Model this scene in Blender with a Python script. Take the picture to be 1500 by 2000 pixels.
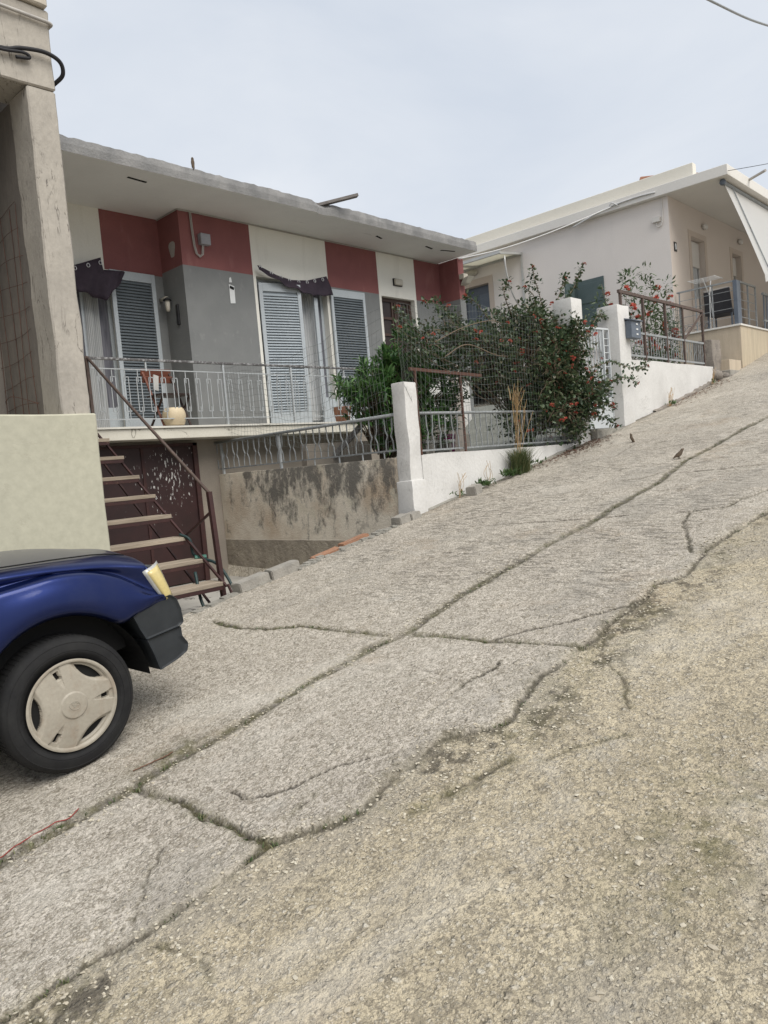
import bpy, bmesh, math, random
import numpy as np
from mathutils import Vector, Matrix, noise as mnoise
random.seed(7); rng = np.random.default_rng(7)
for o in list(bpy.data.objects): bpy.data.objects.remove(o)
S = bpy.context.scene; COL = S.collection
R = math.radians
# ------------------------------------------------------------------ camera (at the photographer's eye = world origin)
cam = bpy.data.cameras.new('camera'); co = bpy.data.objects.new('camera', cam); COL.objects.link(co)
cam.sensor_fit = 'HORIZONTAL'; cam.sensor_width = 36; cam.lens = 36*1470.12/1500; cam.clip_start = .05; cam.clip_end = 2000
yaw, pit, rol = .808704521, -.0626527682, -.0863125987
fw = Vector((math.sin(yaw)*math.cos(pit), math.cos(yaw)*math.cos(pit), math.sin(pit)))
rt = Vector((math.cos(yaw), -math.sin(yaw), 0)); up = rt.cross(fw)
r2 = rt*math.cos(rol)+up*math.sin(rol); u2 = -rt*math.sin(rol)+up*math.cos(rol)
co.matrix_world = Matrix((r2, u2, -fw)).transposed().to_4x4()
S.camera = co
S.view_settings.view_transform = 'Standard'; S.view_settings.look = 'None'; S.view_settings.gamma = 1
S.view_settings.exposure = 0.5
S.cycles.max_bounces = 8; S.cycles.transparent_max_bounces = 16
# ------------------------------------------------------------------ world: pale overcast sky
SUN_EL, SUN_DIR = R(52), Vector((-.12, -.75, 0)).normalized()
wd = bpy.data.worlds.new('World'); S.world = wd; wd.use_nodes = True
nt = wd.node_tree; N, L = nt.nodes, nt.links; N.clear()
out = N.new('ShaderNodeOutputWorld'); bg = N.new('ShaderNodeBackground'); bg.inputs[1].default_value = .1
sky = N.new('ShaderNodeTexSky'); sky.sky_type = 'NISHITA'; sky.sun_disc = False
sky.sun_elevation = SUN_EL; sky.sun_rotation = math.atan2(SUN_DIR.x, SUN_DIR.y); sky.air_density = 1; sky.dust_density = 3
tc = N.new('ShaderNodeTexCoord'); mp = N.new('ShaderNodeMapping'); mp.inputs['Scale'].default_value = (1.2, 1.2, 3.2)
nz = N.new('ShaderNodeTexNoise'); nz.inputs['Scale'].default_value = 1.7; nz.inputs['Detail'].default_value = 5; nz.inputs['Roughness'].default_value = .55; nz.inputs['Distortion'].default_value = .6
cr = N.new('ShaderNodeValToRGB'); e = cr.color_ramp.elements
e[0].position = .33; e[0].color = (5.0, 5.4, 6.0, 1); e[1].position = .72; e[1].color = (6.1, 6.35, 6.7, 1)
mx = N.new('ShaderNodeMixRGB'); mx.inputs[0].default_value = .9
L.new(tc.outputs['Generated'], mp.inputs[0]); L.new(mp.outputs[0], nz.inputs[0]); L.new(nz.outputs[0], cr.inputs[0])
L.new(sky.outputs[0], mx.inputs[1]); L.new(cr.outputs[0], mx.inputs[2]); L.new(mx.outputs[0], bg.inputs[0]); L.new(bg.outputs[0], out.inputs[0])
sl = bpy.data.lights.new('sun', 'SUN'); sl.energy = 2.5; sl.angle = R(48); sl.color = (1, .96, .89)
so = bpy.data.objects.new('sun', sl); COL.objects.link(so)
sv = SUN_DIR*math.cos(SUN_EL)+Vector((0, 0, math.sin(SUN_EL)))
so.rotation_euler = sv.to_track_quat('Z', 'Y').to_euler(); so.location = (0, -8, 12)

# ------------------------------------------------------------------ helpers
def prof(x):            # height of the street at x
    x = max(-12., min(26., x))
    return -1.66+.17*x+(.0058*(x-11.5)**2 if x > 11.5 else 0)
PZ = np.vectorize(prof)

class MB:
    def __init__(s): s.v = []; s.f = []; s.m = []
    def add(s, vs, fs, mi=0):
        b = len(s.v); s.v += [tuple(v) for v in vs]; s.f += [tuple(b+i for i in f) for f in fs]; s.m += [mi]*len(fs); return s
    def quad(s, a, b, c, d, mi=0): return s.add([a, b, c, d], [(0, 1, 2, 3)], mi)
    def box(s, x0, x1, y0, y1, z0, z1, mi=0):
        return s.add([(x0,y0,z0),(x1,y0,z0),(x1,y1,z0),(x0,y1,z0),(x0,y0,z1),(x1,y0,z1),(x1,y1,z1),(x0,y1,z1)],
                     [(0,3,2,1),(4,5,6,7),(0,1,5,4),(1,2,6,5),(2,3,7,6),(3,0,4,7)], mi)
    def obox(s, c, a, b, h, mi=0):
        c, a, b, h = map(Vector, (c, a, b, h)); P = []
        for k in (-1, 1):
            for i, j in ((-1,-1),(1,-1),(1,1),(-1,1)): P.append(c+a*i+b*j+h*k)
        return s.add(P, [(0,3,2,1),(4,5,6,7),(0,1,5,4),(1,2,6,5),(2,3,7,6),(3,0,4,7)], mi)
    def bar(s, p, q, w, t=None, upv=(0,0,1), mi=0):      # rectangular bar p->q
        p, q = Vector(p), Vector(q); d = (q-p); l = d.length/2; d.normalize()
        u = Vector(upv)
        if abs(d.dot(u)) > .95: u = Vector((1,0,0))
        a = d.cross(u).normalized(); b = a.cross(d)
        return s.obox((p+q)/2, a*w/2, d*l, b*(t or w)/2, mi)
    def prism(s, poly, vec, mi=0):
        n = len(poly); vec = Vector(vec); P = [Vector(p) for p in poly]
        return s.add(P+[p+vec for p in P], [tuple(range(n))[::-1], tuple(range(n, 2*n))]+[(i, (i+1) % n, n+(i+1) % n, n+i) for i in range(n)], mi)
    def tube(s, pts, r, n=6, mi=0, cap=True):
        pts = [Vector(p) for p in pts]; m = len(pts); V = []; F = []; a = None
        for i, p in enumerate(pts):
            d = (pts[min(i+1, m-1)]-pts[max(i-1, 0)]).normalized()
            if a is None:
                a = d.cross(Vector((0,0,1)) if abs(d.z) < .9 else Vector((1,0,0))).normalized()
            else: a = (a-d*a.dot(d)).normalized()
            b = d.cross(a); rr = r[i] if isinstance(r, (list, tuple)) else r
            for k in range(n):
                t = 2*math.pi*k/n; V.append(p+a*math.cos(t)*rr+b*math.sin(t)*rr)
        for i in range(m-1):
            for k in range(n): F.append((i*n+k, i*n+(k+1) % n, (i+1)*n+(k+1) % n, (i+1)*n+k))
        if cap: F += [tuple(range(n))[::-1], tuple(range((m-1)*n, m*n))]
        return s.add(V, F, mi)
    def lathe(s, c, ax, prof_, n=24, mi=0, ref=None):    # prof_: (radius, height along axis)
        c, ax = Vector(c), Vector(ax).normalized()
        a = Vector(ref) if ref else ax.cross(Vector((1,0,0)) if abs(ax.x) < .9 else Vector((0,1,0))).normalized(); b = ax.cross(a)
        V = []; F = []; m = len(prof_)
        for r, h in prof_:
            for k in range(n):
                t = 2*math.pi*k/n; V.append(c+ax*h+a*r*math.cos(t)+b*r*math.sin(t))
        for i in range(m-1):
            for k in range(n): F.append((i*n+k, i*n+(k+1) % n, (i+1)*n+(k+1) % n, (i+1)*n+k))
        return s.add(V, F, mi)
    def ball(s, c, r, n=8, mi=0):
        c = Vector(c); r = Vector(r) if hasattr(r, '__len__') else Vector((r, r, r)); V = []; F = []
        for i in range(n//2+1):
            ph = math.pi*i/(n//2)
            for k in range(n):
                t = 2*math.pi*k/n; V.append(c+Vector((r.x*math.sin(ph)*math.cos(t), r.y*math.sin(ph)*math.sin(t), r.z*math.cos(ph))))
        for i in range(n//2):
            for k in range(n): F.append((i*n+k, i*n+(k+1) % n, (i+1)*n+(k+1) % n, (i+1)*n+k))
        return s.add(V, F, mi)
    def build(s, name, mats, parent=None, smooth=False, bevel=0, local=False, sub=0, fixn=True):
        me = bpy.data.meshes.new(name); V = s.v
        org = ORG.get(parent.name) if parent is not None else None
        if org is not None and not local: V = [(x-org[0], y-org[1], z-org[2]) for x, y, z in V]
        me.from_pydata(V, [], s.f); me.update()
        if not isinstance(mats, (list, tuple)): mats = [mats]
        for m in mats: me.materials.append(m)
        if len(mats) > 1: me.polygons.foreach_set('material_index', s.m)
        if fixn and len(s.f) < 60000:
            bm = bmesh.new(); bm.from_mesh(me); bmesh.ops.remove_doubles(bm, verts=bm.verts, dist=1e-5) if smooth else None
            bmesh.ops.recalc_face_normals(bm, faces=bm.faces); bm.to_mesh(me); bm.free()
        if smooth: me.polygons.foreach_set('use_smooth', [True]*len(me.polygons))
        o = bpy.data.objects.new(name, me); COL.objects.link(o)
        if parent is not None:
            o.parent = parent; ORG[o.name] = ORG.get(parent.name) if not local else None
        if bevel:
            b = o.modifiers.new('bevel', 'BEVEL'); b.width = bevel; b.segments = 2; b.limit_method = 'ANGLE'; b.angle_limit = R(40)
        if sub:
            m = o.modifiers.new('sub', 'SUBSURF'); m.levels = sub; m.render_levels = sub
        return o
ORG = {}
def tag(o, label=None, cat=None, group=None, kind=None):
    if label: o['label'] = label
    if cat: o['category'] = cat
    if group: o['group'] = group
    if kind: o['kind'] = kind
    return o
def thing(name, loc, label, cat, group=None, rot=None):
    o = bpy.data.objects.new(name, None); COL.objects.link(o); o.location = loc; o.empty_display_size = .2
    if rot: o.rotation_euler = rot
    ORG[o.name] = tuple(loc); return tag(o, label, cat, group)
def dup(root, loc, rotz=None, label=None):
    r = root.copy(); COL.objects.link(r); r.location = loc
    if rotz is not None: r.rotation_euler.z = rotz
    if label: r['label'] = label
    for ch in list(root.children):
        c = ch.copy(); COL.objects.link(c); c.parent = r
        for g in list(ch.children):
            d = g.copy(); COL.objects.link(d); d.parent = c
    return r

# ------------------------------------------------------------------ materials
MATS = {}
def nodes(name):
    m = bpy.data.materials.new(name); m.use_nodes = True; t = m.node_tree
    return m, t.nodes, t.links, t.nodes['Principled BSDF']
def nd(N, typ, **kw):
    n = N.new(typ)
    for k, v in kw.items():
        if k in n.inputs: n.inputs[k].default_value = v
        else: setattr(n, k, v)
    return n
def coords(N, L, kind, scale):
    mp = N.new('ShaderNodeMapping'); mp.inputs['Scale'].default_value = scale
    if kind == 'pos': g = N.new('ShaderNodeNewGeometry'); L.new(g.outputs['Position'], mp.inputs[0])
    else: g = N.new('ShaderNodeTexCoord'); L.new(g.outputs['Object'], mp.inputs[0])
    return mp.outputs[0]
def noisef(N, L, vec, scale, detail=5, rough=.6, dist=0):
    n = nd(N, 'ShaderNodeTexNoise', Scale=scale, Detail=detail, Roughness=rough, Distortion=dist); L.new(vec, n.inputs['Vector']); return n.outputs[0]
def ramp(N, L, fac, lo, hi, c0=(0,0,0,1), c1=(1,1,1,1)):
    r = N.new('ShaderNodeValToRGB'); e = r.color_ramp.elements; e[0].position = lo; e[1].position = hi; e[0].color = c0; e[1].color = c1
    L.new(fac, r.inputs[0]); return r.outputs[0]
def mixc(N, L, fac, a, b, mode='MIX'):
    m = N.new('ShaderNodeMixRGB'); m.blend_type = mode
    for i, v in ((0, fac), (1, a), (2, b)):
        if isinstance(v, bpy.types.NodeSocket): L.new(v, m.inputs[i])
        elif i == 0: m.inputs[0].default_value = v
        else: m.inputs[i].default_value = (*v, 1) if len(v) == 3 else v
    return m.outputs[0]
def mth(N, L, op, a, b=None, clamp=False):
    m = N.new('ShaderNodeMath'); m.operation = op; m.use_clamp = clamp
    for i, v in ((0, a), (1, b)):
        if v is None: continue
        if isinstance(v, bpy.types.NodeSocket): L.new(v, m.inputs[i])
        else: m.inputs[i].default_value = v
    return m.outputs[0]
def surf(name, c1, c2=None, scale=2.5, rough=.85, bump=.15, bscale=60, bdist=.01, stains=(), coord='pos', spec=.3, metal=0, stretch=(1,1,1), lo=.35, hi=.68, cracks=None):
    """plain weathered surface: two mixed tones, fine bump, optional stains (colour, scale, stretch, lo, hi, amount)"""
    if name in MATS: return MATS[name]
    m, N, L, p = nodes(name); v = coords(N, L, coord, stretch)
    col = mixc(N, L, ramp(N, L, noisef(N, L, v, scale, 7), lo, hi), c1, c2 or tuple(x*.85 for x in c1))
    fine = noisef(N, L, v, bscale, 4)
    col = mixc(N, L, .12, col, ramp(N, L, fine, .2, .8), 'OVERLAY')
    for (sc, ss, st, lo_, hi_, amt) in stains:
        vv = coords(N, L, coord, st); f = ramp(N, L, noisef(N, L, vv, ss, 8, .65, .3), lo_, hi_)
        col = mixc(N, L, mth(N, L, 'MULTIPLY', f, amt), col, sc)
    if cracks:                                             # thin wandering lines along one contour of a noise
        cs, cst, cwid, ccol, camt = cracks; cn = noisef(N, L, coords(N, L, coord, cst), cs, 6, .6, .8)
        dist = mth(N, L, 'ABSOLUTE', mth(N, L, 'SUBTRACT', cn, .5)); cf = ramp(N, L, dist, cwid*.4, cwid, (1,1,1,1), (0,0,0,1))
        gate = ramp(N, L, noisef(N, L, coords(N, L, coord, (1,1,1)), cs*1.7, 3), .45, .55); col = mixc(N, L, mth(N, L, 'MULTIPLY', mth(N, L, 'MULTIPLY', cf, gate), camt), col, ccol)
    L.new(col, p.inputs['Base Color']); p.inputs['Roughness'].default_value = rough; p.inputs['Specular IOR Level'].default_value = spec; p.inputs['Metallic'].default_value = metal
    if bump:
        b = nd(N, 'ShaderNodeBump', Strength=bump, Distance=bdist); L.new(fine, b.inputs['Height']); L.new(b.outputs[0], p.inputs['Normal'])
    MATS[name] = m; return m
M = {}
M['red'] = surf('red_plaster', (.235,.092,.088), (.195,.076,.076), 1.3, bump=.3, bscale=90, stains=[((.33,.17,.155), 4, (1,1,.3), .56, .8, .5), ((.15,.06,.062), 2, (1,1,.6), .55, .75, .5)])
M['cream'] = surf('cream_plaster', (.74,.725,.665), (.67,.655,.60), 1.1, bump=.2, stains=[((.42,.405,.35), 3, (2,2,.22), .55, .8, .45)])
M['grey'] = surf('grey_rough_plaster', (.205,.21,.208), (.175,.18,.18), 2.2, bump=.6, bscale=120, stains=[((.36,.36,.345), 7, (1,1,.5), .58, .75, .4)])
M['soffit'] = surf('soffit_paint', (.78,.775,.76), (.70,.695,.68), .9, bump=.1, stains=[((.27,.255,.24), 3.2, (.6,3,1), .66, .76, .6)])
M['fascia'] = surf('weathered_concrete', (.27,.265,.26), (.17,.17,.17), 3.5, bump=.7, bscale=45, bdist=.015, stains=[((.14,.14,.14), 4.5, (1,1,.35), .5, .72, .75), ((.42,.40,.36), 2.0, (1,1,1.5), .64, .70, .7)])
M['balcony'] = surf('balcony_cream_paint', (.64,.61,.53), (.57,.545,.47), 2, bump=.2, cracks=(2.2,(1,1,1),.008,(.2,.18,.15),.8), stains=[((.20,.19,.16), 6, (1,1,.4), .6, .8, .55)])
M['basewall'] = surf('brown_base_plaster', (.29,.255,.215), (.24,.212,.18), 1.5, bump=.3)
M['white'] = surf('whitewash', (.62,.61,.59), (.54,.53,.51), 2.2, bump=.3, bscale=30, bdist=.012, stains=[((.44,.42,.38), 5, (1,1,.6), .62, .74, .45), ((.20,.19,.17), 9, (1,1,.5), .74, .78, .5)], cracks=(.9,(1,1,1),.004,(.3,.29,.27),.4))
M['creamhouse'] = surf('pale_smooth_render', (.67,.625,.59), (.635,.59,.555), .8, bump=.08, stains=[((.50,.48,.46), 1.6, (1.5,1.5,.25), .58, .8, .3)])
M['parapet'] = surf('cream_parapet_paint', (.68,.65,.575), (.645,.615,.545), .7, bump=.08, stains=[((.50,.47,.40), 5, (2,2,.25), .6, .8, .4)])
M['housewhite'] = surf('slab_offwhite_paint', (.66,.64,.60), (.62,.60,.57), .8, bump=.08)
M['pinkwall'] = surf('warm_beige_render', (.58,.515,.46), (.55,.485,.435), .8, bump=.1)
M['frieze'] = surf('door_surround_beige', (.50,.425,.36), (.47,.40,.345), 1, bump=.08)
M['tile'] = surf('beige_stone_tile', (.52,.44,.34), (.44,.37,.28), 3, rough=.5, bump=.05, stretch=(3,3,.35), stains=[((.38,.25,.14), 1.2, (1,1,1), .62, .8, .5)])
M['tileface'] = surf('streaked_stone_tile', (.53,.455,.335), (.40,.335,.245), 4, rough=.5, bump=.05, stretch=(3,3,.22), stains=[((.40,.22,.10), .8, (.6,1,1.2), .52, .75, .6)])
M['plinth'] = surf('pale_green_cream_paint', (.425,.412,.325), (.415,.402,.318), .9, bump=.12, bscale=15, cracks=(.7,(1,1,1.6),.003,(.36,.34,.27),.6), stains=[((.33,.31,.25), 2.2, (1,1,.3), .62, .80, .3)])
M['pillar'] = surf('board_marked_concrete', (.385,.355,.31), (.32,.295,.26), 4, bump=.45, bscale=34, bdist=.012, stretch=(1,1,.6), cracks=(1.6,(3,3,.5),.010,(.09,.08,.07),.9), stains=[((.13,.115,.1), 16, (3,3,.28), .69, .74, .8), ((.50,.46,.39), 2, (1,1,.6), .6, .75, .6)])
M['darkconc'] = surf('shaded_raw_concrete', (.20,.178,.155), (.14,.127,.115), 2.5, bump=.5, bscale=30, stretch=(1,1,.4), stains=[((.40,.37,.33), 30, (1,1,.5), .73, .76, .8)])  # raw concrete, colour darkened to carry the shade on the pillar's inner side
M['shutter'] = surf('blue_grey_shutter_paint', (.42,.455,.48), (.39,.425,.45), 4, rough=.5, bump=.05, stains=[((.30,.27,.24), 14, (1,1,1), .72, .76, .6)])
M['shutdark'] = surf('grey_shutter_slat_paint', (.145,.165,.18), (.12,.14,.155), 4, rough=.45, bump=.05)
M['curtain'] = surf('white_net_curtain', (.52,.53,.53), (.36,.37,.38), 16, rough=.9, bump=.1, stretch=(1,1,.06))
M['lace'] = surf('dark_lace_curtain', (.19,.19,.215), (.07,.07,.085), 30, rough=.9, bump=.1, stretch=(1,1,.07))
M['purple'] = surf('dark_purple_cloth', (.036,.025,.037), (.022,.015,.024), 6, rough=.75, bump=.1)
M['steel'] = surf('eyelet_steel', (.6,.6,.6), rough=.3, metal=1, bump=0)
M['brownwood'] = surf('brown_painted_wood', (.085,.052,.042), (.06,.038,.032), 10, rough=.5, stretch=(1,1,.2))
M['glass'] = surf('dark_window_glass', (.02,.022,.026), rough=.08, bump=0, spec=.6)
M['galv'] = surf('grey_painted_steel', (.30,.315,.32), (.22,.23,.235), 20, rough=.5, bump=.1, stains=[((.12,.075,.05), 12, (1,1,1), .62, .72, .8)])
M['railpaint'] = surf('pale_grey_rail_paint', (.44,.46,.47), (.36,.38,.39), 14, rough=.5, bump=.05, stains=[((.10,.07,.05), 9, (1,1,1), .66, .72, .8)])
M['darkrail'] = surf('chipped_black_handrail', (.10,.095,.095), (.33,.33,.33), 22, rough=.55, bump=.2, lo=.48, hi=.62)
M['rust'] = surf('rusty_iron', (.12,.055,.038), (.065,.042,.036), 25, rough=.8, bump=.4, bscale=120)
M['oxide'] = surf('red_oxide_steel', (.060,.027,.025), (.040,.021,.021), 12, rough=.6, bump=.15, stains=[((.16,.09,.06), 14, (1,1,1), .62, .72, .7)])
M['darkiron'] = surf('dark_rusted_rail', (.075,.055,.048), (.12,.085,.07), 18, rough=.7, bump=.2)
M['wood'] = surf('weathered_plank', (.40,.335,.26), (.22,.18,.14), 9, rough=.8, bump=.5, stretch=(.15,2,2), stains=[((.45,.40,.33), 7, (.3,2,2), .6, .75, .6)])
M['beam'] = surf('grey_driftwood', (.20,.185,.175), (.12,.11,.105), 9, rough=.85, bump=.5, stretch=(.3,2,2))
M['redwood'] = surf('red_brown_varnish', (.17,.062,.038), (.11,.04,.028), 8, rough=.45, stretch=(.3,2,2))
M['dkwood'] = surf('dark_varnish', (.045,.025,.02), (.03,.018,.016), 8, rough=.5)
M['pot'] = surf('cream_ceramic_pot', (.62,.52,.36), (.56,.46,.31), 4, rough=.5, bump=.05)
M['terra'] = surf('terracotta', (.34,.17,.11), (.27,.13,.085), 6)
M['magenta'] = surf('magenta_plastic', (.36,.03,.17), (.3,.025,.15), 3, rough=.4, bump=0)
M['whiteplast'] = surf('white_plastic', (.66,.67,.67), (.58,.59,.59), 3, rough=.5, bump=0)
M['greyplast'] = surf('grey_plastic_box', (.32,.32,.345), (.27,.27,.29), 8, rough=.5, bump=.05)
M['blackplast'] = surf('black_plastic', (.018,.018,.02), (.025,.025,.027), 8, rough=.5, bump=.1, coord='obj')
M['cable'] = surf('black_cable', (.02,.02,.023), rough=.6, bump=0)
M['pvc'] = surf('old_pvc_conduit', (.42,.40,.37), (.34,.32,.30), 6, rough=.6, bump=0)
M['whitecable'] = surf('white_cable', (.55,.55,.55), rough=.6, bump=0)
M['wire'] = surf('galvanised_wire', (.15,.165,.155), (.10,.11,.105), 8, rough=.5, bump=0)
M['hose'] = surf('dark_green_hose', (.022,.045,.045), (.018,.035,.035), 5, rough=.4, bump=0)
M['hosefit'] = surf('green_hose_fitting', (.05,.17,.13), rough=.4, bump=0)
M['block'] = surf('grey_concrete_block', (.33,.31,.275), (.25,.235,.21), 9, bump=.8, bscale=60)
M['orange'] = surf('orange_clay_brick', (.31,.165,.10), (.26,.145,.095), 9, bump=.6, bscale=50, stains=[((.35,.3,.25), 9, (1,1,1), .58, .7, .6)])
M['kerb'] = surf('rough_mortar_kerb', (.31,.295,.26), (.21,.20,.175), 8, bump=.9, bscale=40, bdist=.02)
M['patio'] = surf('cracked_patio_concrete', (.40,.385,.35), (.33,.315,.29), 3, bump=.4, cracks=(1.4,(1,1,1),.012,(.08,.075,.07),.9))
M['yard'] = surf('yard_concrete', (.20,.205,.185), (.15,.155,.14), 4, bump=.4)
M['gatewhite'] = surf('pale_gate_paint', (.56,.585,.60), (.51,.535,.55), 3, rough=.5, bump=.05, stains=[((.12,.11,.1), 6, (2,2,.7), .73, .75, .8)])
M['greenshut'] = surf('green_grey_shutter_paint', (.085,.115,.115), (.07,.098,.10), 3, rough=.5, bump=.05)
M['bluedoor'] = surf('blue_grey_door_paint', (.10,.115,.14), (.085,.10,.125), 3, rough=.45, bump=.05)
M['slatewood'] = surf('slate_blue_metal', (.12,.14,.17), (.10,.12,.15), 6, rough=.5, bump=.05)
M['awning'] = surf('off_white_awning_cloth', (.66,.655,.63), (.60,.595,.575), 3, rough=.8, bump=.1)
M['darkcloth'] = surf('dark_grey_chair_cloth', (.05,.05,.055), (.04,.04,.045), 6, rough=.8, bump=.1)
M['roller'] = surf('roller_shutter_white', (.58,.555,.52), (.54,.52,.49), 3, rough=.5, bump=0)
M['polycarb'] = surf('milky_polycarbonate', (.62,.61,.55), (.57,.56,.51), 2, rough=.35, bump=0)
def sheet(name, col, tr):
    m, N, L, p = nodes(name); p.inputs['Base Color'].default_value = (*col, 1); p.inputs['Roughness'].default_value = .35; t = N.new('ShaderNodeBsdfTranslucent'); t.inputs[0].default_value = (*col, 1)
    ms = N.new('ShaderNodeMixShader'); ms.inputs[0].default_value = tr; L.new(p.outputs[0], ms.inputs[1]); L.new(t.outputs[0], ms.inputs[2]); L.new(ms.outputs[0], N['Material Output'].inputs[0]); return m
M['polycarb'] = sheet('milky_polycarbonate_sheet', (.72,.70,.62), .6); M['awning'] = sheet('thin_awning_cloth', (.68,.67,.64), .35)
M['lampglass'] = surf('frosted_lamp_glass', (.50,.47,.40), (.40,.37,.31), 9, rough=.4, bump=.1)
M['stone'] = surf('rubble_stone', (.27,.24,.205), (.17,.15,.135), 7, bump=.9, bscale=30, bdist=.02)
M['bark'] = surf('twig_bark', (.17,.125,.085), (.11,.085,.06), 20, bump=.3)
M['straw'] = surf('dry_stalk', (.40,.27,.13), (.28,.18,.09), 10, bump=0)
M['grate'] = surf('brown_iron_grate', (.14,.085,.07), (.10,.06,.05), 14, rough=.7, bump=.3)
M['bird'] = surf('sparrow_feather', (.12,.09,.062), (.06,.045,.034), 28, rough=.9, bump=.1, coord='obj')
M['silver'] = surf('silver_lamp_frame', (.48,.48,.46), rough=.4, metal=.3, bump=0, coord='obj')

# ---- street concrete, driven by the joint / lane attributes stored on the mesh
def road_material(attr=True):
    m, N, L, p = nodes('street_concrete' if attr else 'far_street_concrete')
    v = coords(N, L, 'pos', (1,1,1))
    def A(n):
        a = N.new('ShaderNodeAttribute'); a.attribute_name = n; return a.outputs['Fac']
    big = noisef(N, L, v, .9, 6, .6); mid = noisef(N, L, v, 7, 6, .65); fine = noisef(N, L, v, 60, 5, .65)
    gcol = mixc(N, L, ramp(N, L, big, .35, .65), (.61,.56,.485), (.53,.48,.415))
    gcol = mixc(N, L, mth(N, L, 'MULTIPLY', ramp(N, L, mid, .45, .72), .55), gcol, (.395,.353,.30))
    bcol = mixc(N, L, ramp(N, L, big, .35, .68), (.58,.505,.365), (.50,.425,.30))
    bcol = mixc(N, L, mth(N, L, 'MULTIPLY', ramp(N, L, mid, .42, .7), .6), bcol, (.32,.275,.20))
    lane = A('lane') if attr else .3
    col = mixc(N, L, lane, gcol, bcol)
    # exposed aggregate: stones of two sizes
    hsum = None
    for sc, th, amt in ((52, .52, .85), (115, .40, .7), (30, .90, .8)):
        wv = N.new('ShaderNodeVectorMath'); wv.operation = 'ADD'; L.new(v, wv.inputs[0])
        dn = nd(N, 'ShaderNodeTexNoise', Scale=sc*.6, Detail=2); L.new(v, dn.inputs['Vector'])
        sc_ = N.new('ShaderNodeVectorMath'); sc_.operation = 'SCALE'; sc_.inputs['Scale'].default_value = 1.1/sc; L.new(dn.outputs['Color'], sc_.inputs[0]); L.new(sc_.outputs[0], wv.inputs[1])
        vo = nd(N, 'ShaderNodeTexVoronoi', Scale=sc, Randomness=1); L.new(wv.outputs[0], vo.inputs['Vector'])
        sep = N.new('ShaderNodeSeparateColor'); L.new(vo.outputs['Color'], sep.inputs[0])
        isst = ramp(N, L, sep.outputs[0], th, th+.03)
        core = ramp(N, L, vo.outputs['Distance'], .25, .45, (1,1,1,1), (0,0,0,1))
        mask = mth(N, L, 'MULTIPLY', isst, core)
        tone = mixc(N, L, sep.outputs[1], (.66,.615,.52), (.36,.32,.255))
        patch = ramp(N, L, noisef(N, L, v, 1.7, 3), .15, .50)
        mk = mth(N, L, 'MULTIPLY', mth(N, L, 'MULTIPLY', mask, patch), amt)
        col = mixc(N, L, mk, col, tone)
        pit = mth(N, L, 'MULTIPLY', ramp(N, L, sep.outputs[2], .80, .84), core) if sc > 50 else mth(N, L, 'MULTIPLY', core, 0.)
        col = mixc(N, L, mth(N, L, 'MULTIPLY', pit, .6), col, (.15,.13,.10))
        rim = mth(N, L, 'MULTIPLY', isst, ramp(N, L, vo.outputs['Distance'], .42, .62)); col = mixc(N, L, mth(N, L, 'MULTIPLY', rim, .6), col, (.19,.165,.125))
        h = mth(N, L, 'MULTIPLY', mth(N, L, 'SUBTRACT', mask, pit), 30./sc)
        hsum = h if hsum is None else mth(N, L, 'ADD', hsum, h)
    # old repair and traffic patches with soft ragged edges, and rusty brown runs
    pv = coords(N, L, 'pos', (.55, 1.0, 1)); pn = noisef(N, L, pv, 1.15, 8, .62, .5)
    col = mixc(N, L, mth(N, L, 'MULTIPLY', ramp(N, L, pn, .53, .60), .42), col, (.33,.305,.265)); col = mixc(N, L, mth(N, L, 'MULTIPLY', ramp(N, L, pn, .34, .43, (1,1,1,1), (0,0,0,1)), .35), col, (.62,.58,.51))
    col = mixc(N, L, mth(N, L, 'MULTIPLY', ramp(N, L, noisef(N, L, v, .8, 6, .7, .4), .58, .70), .30), col, (.40,.30,.20))
    # broom grooves across the upper slabs
    gv = coords(N, L, 'pos', (1, .22, 0)); gn = noisef(N, L, gv, 26, 7, .8, .6)
    gr = ramp(N, L, gn, .53, .60)
    gm = mth(N, L, 'MULTIPLY', gr, mth(N, L, 'MULTIPLY', A('groove') if attr else .3, ramp(N, L, noisef(N, L, v, 1.2, 3), .35, .6)))
    col = mixc(N, L, mth(N, L, 'MULTIPLY', gm, .38), col, (.20,.178,.15))
    # dark dirt speckle and pale scuffs
    dk = ramp(N, L, noisef(N, L, coords(N, L, 'pos', (1.6,.8,1)), 30, 7, .85), .545, .63); col = mixc(N, L, mth(N, L, 'MULTIPLY', mth(N, L, 'MULTIPLY', dk, ramp(N, L, noisef(N, L, v, 2.3, 4), .32, .62)), .8), col, (.15,.13,.105))
    lt = ramp(N, L, noisef(N, L, v, 3.1, 5, .7), .62, .80); col = mixc(N, L, mth(N, L, 'MULTIPLY', lt, .45), col, (.52,.50,.46))
    if attr:
        ck = A('crack'); ms = A('moss')
        ckn = mth(N, L, 'MULTIPLY', ck, ramp(N, L, noisef(N, L, v, 22, 4, .7), .22, .48), True)
        col = mixc(N, L, mth(N, L, 'MULTIPLY', ckn, .94), col, (.050,.043,.033))
        msn = mth(N, L, 'MULTIPLY', ms, ramp(N, L, noisef(N, L, v, 13, 5, .7), .40, .62), True)
        col = mixc(N, L, mth(N, L, 'MULTIPLY', msn, .8), col, (.115,.108,.045))
    L.new(col, p.inputs['Base Color']); p.inputs['Roughness'].default_value = .92; p.inputs['Specular IOR Level'].default_value = .2
    hs = mth(N, L, 'ADD', mth(N, L, 'MULTIPLY', hsum, .8), mth(N, L, 'MULTIPLY', fine, 1.4))
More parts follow.
